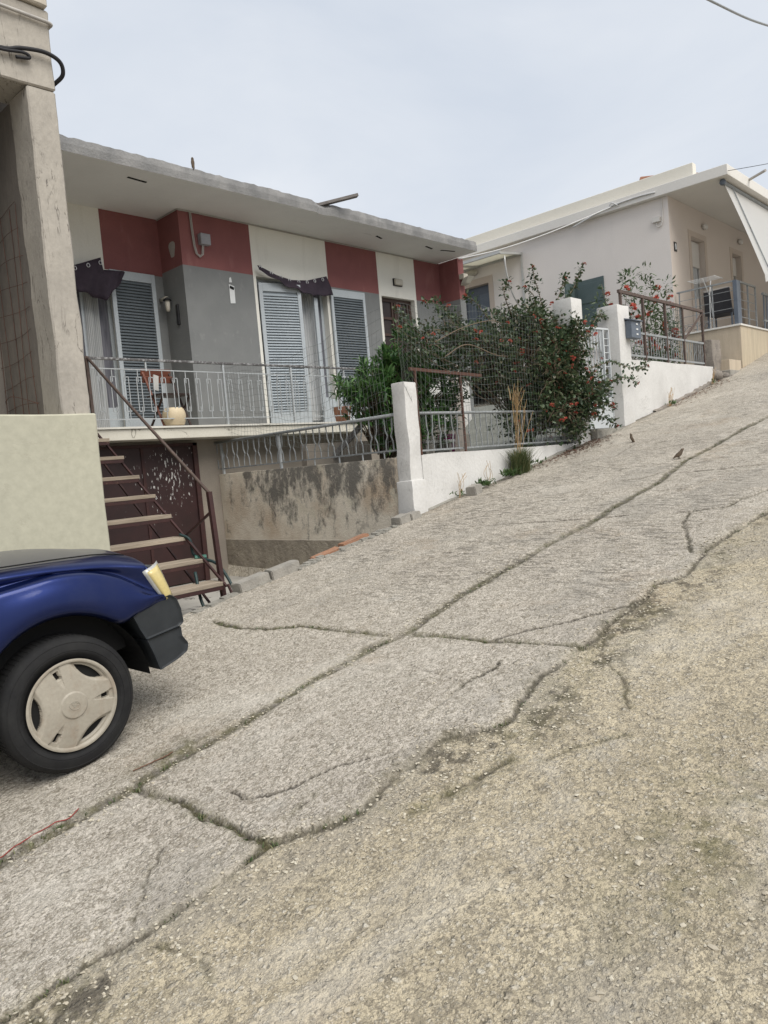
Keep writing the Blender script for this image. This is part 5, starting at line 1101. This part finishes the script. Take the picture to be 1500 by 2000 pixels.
drape('door_curtain', dB, 60, 8, 'dark purple eyelet cloth bunched over the door in the shaded recess', [.40,.565,.715])

# ================================================================== PLANTS
def leaf_arrays(P, D, Nn, Ln, Wd, fold=.25):
    P, D, Nn = np.asarray(P, float), np.asarray(D, float), np.asarray(Nn, float); D /= np.linalg.norm(D, axis=1)[:, None]+1e-9
    S_ = np.cross(D, Nn); S_ /= np.linalg.norm(S_, axis=1)[:, None]+1e-9; U = np.cross(S_, D); Ln = np.asarray(Ln)[:, None]; Wd = np.asarray(Wd)[:, None]
    pts = [P, P+D*Ln*.30+S_*Wd*.46+U*Wd*fold*.5, P+D*Ln*.62+S_*Wd*.42+U*Wd*fold*.4, P+D*Ln-U*Ln*.12, P+D*Ln*.62-S_*Wd*.42+U*Wd*fold*.4, P+D*Ln*.30-S_*Wd*.46+U*Wd*fold*.5, P+D*Ln*.45]
    V = np.stack(pts, 1).reshape(-1, 3); n = len(P); F = []
    for i in range(n): a = i*7; F += [(a,a+1,a+2,a+6),(a+6,a+2,a+3),(a+6,a+3,a+4),(a,a+6,a+4,a+5)]
    return V, F
def np_mesh(name, V, F, mat, parent):
    org = ORG.get(parent.name) if parent is not None else None
    if org is not None: V = V-np.array(org)
    me = bpy.data.meshes.new(name); me.from_pydata(V.tolist(), [], F); me.materials.append(mat); me.polygons.foreach_set('use_smooth', [True]*len(F)); me.update()
    o = bpy.data.objects.new(name, me); COL.objects.link(o); o.parent = parent; return o
def rdir(n): v = rng.normal(size=(n, 3)); return v/np.linalg.norm(v, axis=1)[:, None]
def twig(p0, p1, sag=.06, n=7):
    p0, p1 = np.array(p0), np.array(p1); t = np.linspace(0, 1, n)[:, None]; j = rng.normal(size=(n, 3))*.02*np.linalg.norm(p1-p0); j[0] = 0
    c = p0*(1-t)+p1*t+j*np.sin(t*math.pi); c[:, 2] += sag*np.sin(t[:, 0]*math.pi); return c
class Plant:
    def __init__(s, root): s.root = root; s.P = []; s.D = []; s.N = []; s.L = []; s.W = []; s.tw = MB(); s.fl = []
    def along(s, pts, step, ln, wd, start=.2, spread=.9, droop=.2):
        pts = np.array(pts); seg = np.linalg.norm(np.diff(pts, axis=0), axis=1); cum = np.concatenate([[0], np.cumsum(seg)]); q = cum[-1]*start; k = 0
        while q < cum[-1]:
            i = min(len(seg)-1, np.searchsorted(cum, q)-1); i = max(i, 0); p = pts[i]+(pts[i+1]-pts[i])*((q-cum[i])/seg[i]); d = (pts[i+1]-pts[i])/seg[i]
            for sgn in (1, -1):
                r = rng.normal(size=3); r -= d*r.dot(d); r /= np.linalg.norm(r); v = d*.5+r*spread+np.array([0,0,-droop+.1*rng.normal()]); sc = rng.uniform(.65, 1.25)
                s.P.append(p); s.D.append(v); s.N.append(np.array([0,0,1])+rng.normal(size=3)*.45); s.L.append(ln*sc); s.W.append(wd*sc)
            q += step*rng.uniform(.7, 1.3); k += 1
    def clump(s, c, r, n, ln, wd, droop=.15, upb=.3):
        c = np.array(c); d = rdir(n); rad = rng.uniform(.25, 1, n)**.6*r
        for i in range(n):
            s.P.append(c+d[i]*rad[i]); v = d[i]+np.array([0,0,upb-droop])+rng.normal(size=3)*.35; sc = rng.uniform(.6, 1.25); s.D.append(v); s.N.append(np.array([0,0,1])+d[i]*.5+rng.normal(size=3)*.35); s.L.append(ln*sc); s.W.append(wd*sc)
    def finish(s, leafmat_, lname='leaves', tname='branches', bark=None):
        V, F = leaf_arrays(s.P, s.D, s.N, s.L, s.W); np_mesh(lname, V, F, leafmat_, s.root)
        if s.tw.v: s.tw.build(tname, bark or M['bark'], s.root, smooth=True, fixn=False)
def flower_data(name, mat, r=.03, n=26):
    d = rdir(n); d[:, 2] = np.abs(d[:, 2])*.8+.1; V, F = leaf_arrays(d*r*.35, d, rdir(n), np.full(n, r*.9), np.full(n, r*.62)); me = bpy.data.meshes.new(name); me.from_pydata(V.tolist(), [], F); me.materials.append(mat); me.update(); return me
fl_big = flower_data('flower', M['petal'], .036, 30); fl_pink = flower_data('flower', M['pinkpetal'], .034, 30)
def put_flower(root, p, me, s=1.):
    o = bpy.data.objects.new('flower', me); COL.objects.link(o); o.parent = root; g = ORG[root.name]; o.location = (p[0]-g[0], p[1]-g[1], p[2]-g[2]); o.rotation_euler = (random.uniform(-.9,.9), random.uniform(-.9,.9), random.uniform(0,6)); o.scale = (s, s, s)
# big flowering bush
bush = thing('flowering_bush', (9.4, 5.95, .05), 'large dark leaved bush with many red orange flowers spilling over the garden wall', 'bush'); pl_ = Plant(bush); base = np.array((9.4,5.95,.05))
ell = [((9.2,5.80,1.25),(.88,.40,.76),150),((9.75,5.62,1.05),(.58,.34,.66),110),((8.45,5.9,1.35),(.60,.32,.52),84),((9.6,5.8,1.76),(.62,.32,.36),50),((9.5,5.40,.55),(.55,.24,.48),64),((10.0,5.30,.75),(.42,.2,.34),34),((9.0,5.80,.55),(.5,.22,.48),60),((9.3,5.8,1.85),(.5,.3,.25),36),((9.85,5.36,1.45),(.38,.13,.45),36),((9.3,5.42,1.0),(.6,.12,.6),36),
       ((7.75,5.98,1.55),(.42,.26,.28),24),((7.3,6.02,1.42),(.35,.22,.28),14)]
for c, r, n_ in ell:
    for i in range(n_):
        d = rdir(1)[0]; p = np.array(c)+d*np.array(r)*rng.uniform(.35, 1.)**.7
        if p[1] > 5.47 and p[1] < 5.75 and p[2] < .12: p[1] = 5.40
        p[2] = max(p[2], prof(p[0])+.08); pl_.clump(p, rng.uniform(.09,.20), int(rng.uniform(18,46)), rng.uniform(.045,.07), rng.uniform(.030,.044))
        t = twig(base+np.array((rng.normal()*.15, 0, .2)) if rng.random() < .35 else np.array(c)+(p-np.array(c))*.2, p, .05); pl_.tw.tube([tuple(q) for q in t], [.010*(1-.7*k/6) for k in range(7)], 5)
        if rng.random() < .26 and d[1] < .2: put_flower(bush, p+np.array((rng.normal()*.08, -.12-abs(rng.normal())*.06, rng.normal()*.09)), fl_big if rng.random() < .8 else fl_pink, rng.uniform(.5,.95))
shoots = [[(9.6,5.7,1.6),(9.75,5.8,2.1),(9.70,5.85,2.45),(9.72,5.9,2.68)],[(10.0,5.7,1.6),(10.5,5.9,2.15),(11.1,6.0,2.55),(11.3,6.0,2.78),(11.45,6.0,2.97)],[(9.9,5.7,1.8),(10.2,5.8,2.2),(10.5,5.85,2.5),(10.62,5.9,2.62)],[(10.3,5.4,1.15),(10.8,5.3,1.25),(11.2,5.25,1.18),(11.65,5.2,1.16),(11.75,5.2,1.22)],
          [(10.2,5.3,.85),(10.6,5.25,.95),(11.0,5.2,1.0),(11.3,5.15,.93)],[(9.9,5.3,.4),(10.15,5.2,.42),(10.4,5.15,.33),(10.5,5.15,.28)],[(10.0,5.3,.6),(10.3,5.2,.62),(10.5,5.2,.55)],[(8.3,5.9,1.5),(7.9,6.0,1.8),(7.6,6.0,1.95),(7.35,6.05,1.98)],[(8.0,5.9,1.5),(7.5,5.95,1.62),(7.05,6.0,1.50),(6.8,6.0,1.62)],
          [(7.9,6,1.4),(7.4,6.02,1.5),(7.0,6.05,1.7),(6.85,6.05,1.88)],[(9.0,5.8,1.8),(8.8,5.8,2.15),(8.9,5.8,2.35)],[(8.5,5.8,1.7),(8.2,5.85,2.0),(8.0,5.9,2.1)],[(10.4,5.6,1.5),(10.9,5.6,1.9),(11.2,5.65,2.05),(11.5,5.65,1.98)],[(9.3,5.7,1.8),(9.4,5.7,2.15),(9.2,5.75,2.3)]]
for sh in shoots:
    cc = cat(sh, 6); pl_.tw.tube(cc, [.008*(1-.6*k/len(cc)) for k in range(len(cc))], 5); pl_.along([tuple(q) for q in cc], .030, .062, .040, .05)
    for _ in range(3 if len(sh) > 3 else 2): q = np.array(cc[rng.integers(len(cc)//2, len(cc))]); pl_.clump(q, .08, 12, .055, .036)
    put_flower(bush, np.array(cc[-1])+np.array((0,-.03,-.02)), fl_big, .75)
for k in range(4): t = twig(base+np.array((rng.normal()*.1,0,0)), base+np.array((rng.normal()*.5, -.2, 1.2)), .05); pl_.tw.tube([tuple(q) for q in t], [.022*(1-.6*i/6) for i in range(7)], 6)
b_ = [(8.9,5.8,1.55),(8.3,5.62,1.72),(7.6,5.6,1.60),(7.0,5.62,1.38)]; cc = cat(b_, 8); pl_.tw.tube(cc, .006, 5); b_ = [(8.8,5.7,1.3),(8.2,5.6,1.28),(7.6,5.6,1.38),(7.2,5.65,1.22)]; pl_.tw.tube(cat(b_, 8), .008, 5)
pl_.finish(M['bushleaf'])
# glossy shrub behind the pillar
sh_ = thing('glossy_shrub', (7.3, 6.9, .0), 'bright green glossy shrub with long pointed leaves behind the lozenge railing', 'shrub'); pl_ = Plant(sh_); base = np.array((7.3,6.9,0.))
for c, r, n_ in (((7.0,6.65,.80),(.62,.38,.40),60),((7.65,6.6,1.32),(.55,.38,.44),84),((6.85,6.6,1.0),(.45,.32,.26),36),((7.4,6.55,.50),(.55,.35,.36),44),((8.15,6.55,1.05),(.45,.35,.48),54),((7.35,6.5,1.05),(.5,.3,.35),40),((8.0,6.5,.55),(.4,.3,.35),26)):
    for i in range(n_):
        p = np.array(c)+rdir(1)[0]*np.array(r)*rng.uniform(.3,1)**.6; p[0] = max(p[0], 6.36); t = twig(base+(p-base)*.25, p, .06); pl_.tw.tube([tuple(q) for q in t], [.010*(1-.6*k/6) for k in range(7)], 5)
        d = (p-base); d /= np.linalg.norm(d); nl = int(rng.uniform(14,22))
        for k in range(nl):
            v = d*.55+rdir(1)[0]*.9+np.array((0,0,.15)); pl_.P.append(p+rng.normal(size=3)*.03); pl_.D.append(v); pl_.N.append(np.array((0,0,1))+rng.normal(size=3)*.3); s_ = rng.uniform(.7,1.2); pl_.L.append(.135*s_); pl_.W.append(.034*s_)
pl_.tw.tube([(7.3,6.9,-.05),(7.28,6.88,.3),(7.3,6.85,.6)], [.05,.04,.03], 8); pl_.finish(M['greenleaf'])
# red flowered plant by the iron railing, and light shrub behind the gate
rp = thing('coral_plant', (13.9, 6.1, 1.1), 'tall loose plant with coral red flowers beside the iron railing', 'plant'); pl_ = Plant(rp)
for i, (x, z, h_) in enumerate(((13.4,1.1,1.6),(13.9,1.1,1.5),(14.7,1.2,2.05),(14.9,1.2,1.9),(14.6,1.2,1.3),(14.2,1.1,1.0),(12.6,.8,1.5),(12.9,.9,1.9),(13.2,1.0,2.0),(15.0,1.2,1.1),(14.4,1.1,.8))):
    t = twig((x,6.1,z-.2),(x+rng.normal()*.2,6.15+rng.normal()*.12,z+h_),.02,9); pl_.tw.tube([tuple(q) for q in t], [.010*(1-.6*k/8) for k in range(9)], 5); pl_.along(t, .045, .11, .034, .25, .8, .25)
    for f in (.99,.8,.62): q = t[int(f*8)]; put_flower(rp, q+np.array((rng.normal()*.08,-.06,rng.normal()*.05)), fl_pink if rng.random() < .5 else fl_big, rng.uniform(1.2,2.4)) if rng.random() < .85 else None
    for _ in range(7): pl_.clump(t[rng.integers(2,9)]+rng.normal(size=3)*.05, .17, 26, .10, .032)
pl_.finish(M['lightleaf'])
ls = thing('soft_shrub', (12.6, 7.4, .7), 'soft light green shrub growing behind the pale garden gate', 'shrub'); pl_ = Plant(ls)
for i in range(46):
    p = np.array((12.75,7.3,2.0))+rdir(1)[0]*np.array((.75,.5,.62))*rng.uniform(.3,1)**.6; pl_.clump(p, .17, 34, .06, .016)
    if i % 4 == 0: pl_.tw.tube([tuple(q) for q in twig((12.6,7.4,.75), p, .05)], [.012*(1-.6*k/6) for k in range(7)], 5)
for i in range(5): put_flower(ls, np.array((12.6+rng.normal()*.4,6.85,2.1+rng.normal()*.3)), fl_pink, 1.2)
pl_.finish(M['lightleaf'])
# grasses
def blades(V, F, x, y, z, n, h0, h1, spread, w, lean=.5):
    for i in range(n):
        a = rng.uniform(0, 2*math.pi); h = rng.uniform(h0, h1); d = np.array((math.cos(a), math.sin(a))); l = lean*rng.uniform(.2, 1)*h; px, py = x+rng.normal()*spread, y+rng.normal()*spread*.6; s = np.array((-d[1], d[0]))*w*rng.uniform(.6,1.2); b0 = len(V)
        for k, (f, g) in enumerate(((0,1),(.35,.9),(.7,.6))):
            c = np.array((px,py))+d*l*f**1.8; zz = z+h*(f-.12*f*f*lean); V.append((c[0]-s[0]*g, c[1]-s[1]*g, zz)); V.append((c[0]+s[0]*g, c[1]+s[1]*g, zz))
        c = np.array((px,py))+d*l; V.append((c[0], c[1], z+h*(1-.2*lean))); F += [(b0,b0+1,b0+3,b0+2),(b0+2,b0+3,b0+5,b0+4),(b0+4,b0+5,b0+6)]
gt = thing('grass_tuft', (8.22, 5.40, prof(8.22)), 'green grass tuft with tall dry straw stalks at the foot of the garden wall', 'grass'); V = []; F = []
blades(V, F, 8.24, 5.38, prof(8.24)-.01, 900, .18, .46, .065, .0032, .85); np_mesh('blades', np.array(V), F, M['grassblade'], gt)
b = MB()
for i in range(10):
    x = 8.24+rng.normal()*.03; tx = 8.26+rng.normal()*.07+(.25*rng.random() if i % 3 == 0 else 0); hh = rng.uniform(.7, 1.25); b.tube(cat([(x,5.40,prof(x)),(x+(tx-x)*.3,5.39,prof(x)+hh*.4),(tx,5.37+rng.normal()*.03,prof(x)+hh*.8),(tx+.06+rng.normal()*.05,5.36,prof(x)+hh)],5), .0024, 4)
b.build('stalks', M['straw'], gt)
V = []; F = []
for i in range(22): blades(V, F, 8.26+rng.normal()*.06, 5.38, prof(8.24)+rng.uniform(.5,1.0), 3, .10, .28, .01, .004, .5)
np_mesh('straw_blades', np.array(V), F, M['drygrass'], gt)
def weed(x, y, n, ln, label, tall=0):
    w = thing('weed', (x, y, prof(x)), label, 'weed'); p = Plant(w); c = np.array((x, y, prof(x)+.02))
    for i in range(n):
        q = c+np.array((rng.normal()*.10, -abs(rng.normal())*.03, rng.uniform(0,.05))); v = np.array((rng.normal(), -abs(rng.normal())*.7, rng.uniform(.3,1.2))); p.P.append(q); p.D.append(v); p.N.append(np.array((0,-.3,1))+rng.normal(size=3)*.3); s_ = rng.uniform(.6,1.3); p.L.append(ln*s_); p.W.append(ln*.32*s_)
    p.finish(M['weed'])
    if tall:
        b = MB()
        for i in range(tall): b.tube(cat([(x+rng.normal()*.05,y,prof(x)),(x+rng.normal()*.05,y-.02,prof(x)+.15),(x+rng.normal()*.08,y-.03,prof(x)+rng.uniform(.2,.34))],4), .0025, 4)
        b.build('stalks', M['straw'], w)
weed(7.95, 5.40, 60, .10, 'leafy green weed beside the grass tuft'); weed(7.45, 5.42, 70, .08, 'low green weed between the pale brick and the grass tuft'); weed(7.02, 5.44, 18, .05, 'thin weed with dry stalks beside the single pale brick', 7); weed(7.62, 5.45, 10, .05, 'sparse weed with tall dry stems against the low wall', 5)
weed(13.1, 5.40, 26, .07, 'dry twiggy weed at the foot of the tall white wall', 14); weed(15.2, 5.40, 14, .06, 'small dry weed at the uphill end of the tall white wall', 9); weed(8.6, 5.38, 24, .06, 'small weed under the left edge of the flowering bush')
b = MB(); b.tube([(x, 3.335+.012*math.sin(x*23)+.006*math.sin(x*61), road_z(x, 3.335)+.004+.004*math.sin(x*47)) for x in np.linspace(.55, 1.36, 60)], .0026, 5); tag(b.build('loose_string', surf('red_cord_plastic', (.28,.05,.04), rough=.6, bump=0), smooth=True), 'thin red string lying in the street joint below the truck wheel', 'string')
b = MB(); b.tube([(x, 3.40-.035*math.sin((x-1.66)*8), road_z(x, 3.39)+.006) for x in np.linspace(1.66, 1.86, 24)], .003, 5); tag(b.build('red_twig', M['deadleaf'], smooth=True), 'short reddish twig lying in the damp dirt beside the truck wheel', 'twig')
# fallen leaves and loose gravel
P, D, Nn, Ln = [], [], [], []
for i in range(900):
    x = rng.choice([rng.uniform(8.4,10.6), rng.uniform(9.2,10.3), rng.uniform(13,15.6)]); y = 5.42-abs(rng.normal())*.16; P.append((x,y,prof(x)+.012)); D.append((rng.normal(),rng.normal(),rng.normal()*.15)); Nn.append((rng.normal()*.2,rng.normal()*.2,1)); Ln.append(rng.uniform(.015,.045))
V, F = leaf_arrays(P, D, Nn, Ln, np.array(Ln)*.6); o = np_mesh('fallen_leaves', V, F, M['deadleaf'], None); tag(o, kind='stuff')
ico = bmesh.new(); bmesh.ops.create_icosphere(ico, subdivisions=1, radius=1); iv = np.array([v.co[:] for v in ico.verts]); if_ = [tuple(v.index for v in f.verts) for f in ico.faces]; ico.free()
V = []; F = []
def peb(x, y, s):
    z = road_z(x, y)+s*.15; a = rng.uniform(0,6.28); sc = np.array((s*rng.uniform(.8,1.5), s*rng.uniform(.7,1.1), s*rng.uniform(.35,.6))); q = (iv*(1+.25*rng.normal(size=(len(iv),1))))*sc; ca_, sa_ = math.cos(a), math.sin(a)
    q = np.stack([q[:,0]*ca_-q[:,1]*sa_, q[:,0]*sa_+q[:,1]*ca_, q[:,2]], 1)+np.array((x,y,z)); b0 = sum(len(v) for v in V); q[:,2] -= s*.12; V.append(q); F.extend(tuple(b0+i for i in f) for f in if_)
cnt = 0
while cnt < 4600:
    k = rng.random()
    if k < .42: x = rng.uniform(.4,5.5); y = np.interp(x, ex, ey)-.12+rng.normal()*.13; s = rng.uniform(.003,.008)
    elif k < .52: x = rng.uniform(.8,5); y = 3.26+rng.normal()*.05; s = rng.uniform(.003,.009)
    elif k < .62: x = rng.uniform(1.6,4.5); y = rng.uniform(3.4,5.2); s = rng.uniform(.003,.007)
    elif k < .80: x = 2.3+rng.normal()*.6; y = .8+rng.normal()*.35; s = .003+.008*rng.random()**4
    else: x = rng.uniform(.4,6); y = rng.uniform(.3,2.6); s = .003+.006*rng.random()**2.5
    if .3 < x < 8 and .25 < y < 5.3: peb(x, y, s); cnt += 1
o = np_mesh('gravel', np.concatenate(V), F, M['pebble'], None); o.data.polygons.foreach_set('use_smooth', [False]*len(o.data.polygons)); tag(o, kind='stuff')
# moss and little weeds growing in the joints
V = []; F = []
for ln, n_ in ((CR['B'],26),(CR['C'],34),(CR['J'],120),(CR['D'],22),(CR['E'],50)):
    for i in range(n_):
        k = rng.integers(0, len(ln)-1); t = rng.random(); x = ln[k][0]+(ln[k+1][0]-ln[k][0])*t; y = ln[k][1]+(ln[k+1][1]-ln[k][1])*t
        if .4 < x < 11: blades(V, F, x, y, road_z(x, y)-.004, int(rng.uniform(3,9)), .008, .03, .012, .0025, 1.2)
o = np_mesh('joint_moss', np.array(V), F, M['grassblade'], None); tag(o, kind='stuff')

# ================================================================== YARD CLUTTER
b = MB(); b.lathe((8.75,6.95,.05), (0,0,1), [(.0,0),(.10,0),(.135,.30),(.14,.31),(.125,.31),(.12,.27),(0,.27)], 20); tag(b.build('plastic_pot', M['magenta'], smooth=True), 'magenta plastic pot in the yard behind the rusty frame', 'pot')
tb = thing('low_bench', (8.2, 6.75, .03), 'low white bench in the yard beside the magenta pot', 'bench'); b = MB(); b.box(7.85,8.5,6.6,6.95,.24,.275); b.build('seat', M['white'], tb)
for x in (7.92,8.43):
    b = MB(); b.box(x-.03,x+.03,6.64,6.91,.03,.238); b.build('leg', M['block'], tb)
b = MB(); b.box(9.45,9.58,7.25,7.38,.03,1.45); tag(b.build('timber_post', M['pinkwall']), 'pale beige post standing in the yard behind the wire mesh', 'post')
b = MB(); b.box(9.2,10.2,7.6,8.0,.03,.40); b.box(9.3,9.8,7.65,7.95,.40,.58); o = b.build('block_stack', M['block'], bevel=.01); tag(o, 'heap of grey slabs in the yard behind the dry stalks', 'slabs')
b = MB(); b.box(6.4,7.6,7.4,7.5,-.02,.35); tag(b.build('planter_wall', M['basewall']), 'low brown planter wall under the glossy shrub', 'planter')
b = MB(); b.bar((6.75,7.6,-.05),(7.15,7.1,.55),.07,.07); tag(b.build('prop_stick', M['beam']), 'slanted pale prop leaning behind the lozenge railing', 'prop')
b = MB(); b.lathe((6.75,8.3,.74), (0,0,1), [(0,0),(.11,0),(.15,.22),(.155,.23),(.13,.23),(0,.2)], 16); tag(b.build('clay_pot', M['terra'], smooth=True), 'terracotta pot on the balcony end above the lozenge railing', 'pot') if False else None
cp = thing('clay_pot', (8.55, 8.9, .738), 'terracotta pot with a little plant at the far end of the balcony', 'pot'); b = MB(); b.lathe((8.55,8.9,.738), (0,0,1), [(0,0),(.11,0),(.15,.24),(.16,.25),(.135,.25),(0,.2)], 18); b.build('pot', M['terra'], cp, smooth=True)

# ================================================================== BIRDS
def bird(loc, yaw, upright, s, label):
    me = bpy.data.meshes.new('sparrow'); c, sn = math.cos(upright), math.sin(upright)
    pts = [(-.092,-.012),(-.055,-.004),(-.005,0),(.030,.006),(.050,.020),(.066,.032),(.094,.030)]; rad = [.007,.014,.031,.027,.018,.021,.003]
    V = [(x*c-z*sn, 0, .055+x*sn+z*c) for x, z in pts]; E_ = [(i,i+1) for i in range(6)]
    for sy in (-1,1): k = len(V); V += [(-.002,sy*.014,.025),(.0,sy*.015,.0),(.02,sy*.016,-.002)]; E_ += [(2,k),(k,k+1),(k+1,k+2)]; rad += [.006,.0034,.003]
    me.from_pydata(V, E_, []); o = bpy.data.objects.new('sparrow', me); COL.objects.link(o); me.materials.append(M['bird'])
    m = o.modifiers.new('skin','SKIN'); m.use_smooth_shade = True
    for v, r in zip(me.skin_vertices[0].data, rad): v.radius = (r, r)
    me.skin_vertices[0].data[2].use_root = True; mm = o.modifiers.new('s','SUBSURF'); mm.levels = 2; mm.render_levels = 2
    o.location = loc; o.rotation_euler = (0,0,yaw); o.scale = (s,s,s); return tag(o, label, 'bird')
bird((9.78,4.58,prof(9.78)+.005), R(100), R(55), .85, 'brown sparrow standing upright on the street nearest the gate')
bird((8.45,3.42,prof(8.45)+.005), R(-42), R(24), .9, 'brown sparrow leaning forward by the mossy street joint')
bird((5.98,8.66,4.145), R(60), R(60), 1.0, 'small sparrow perched on the concrete roof edge')
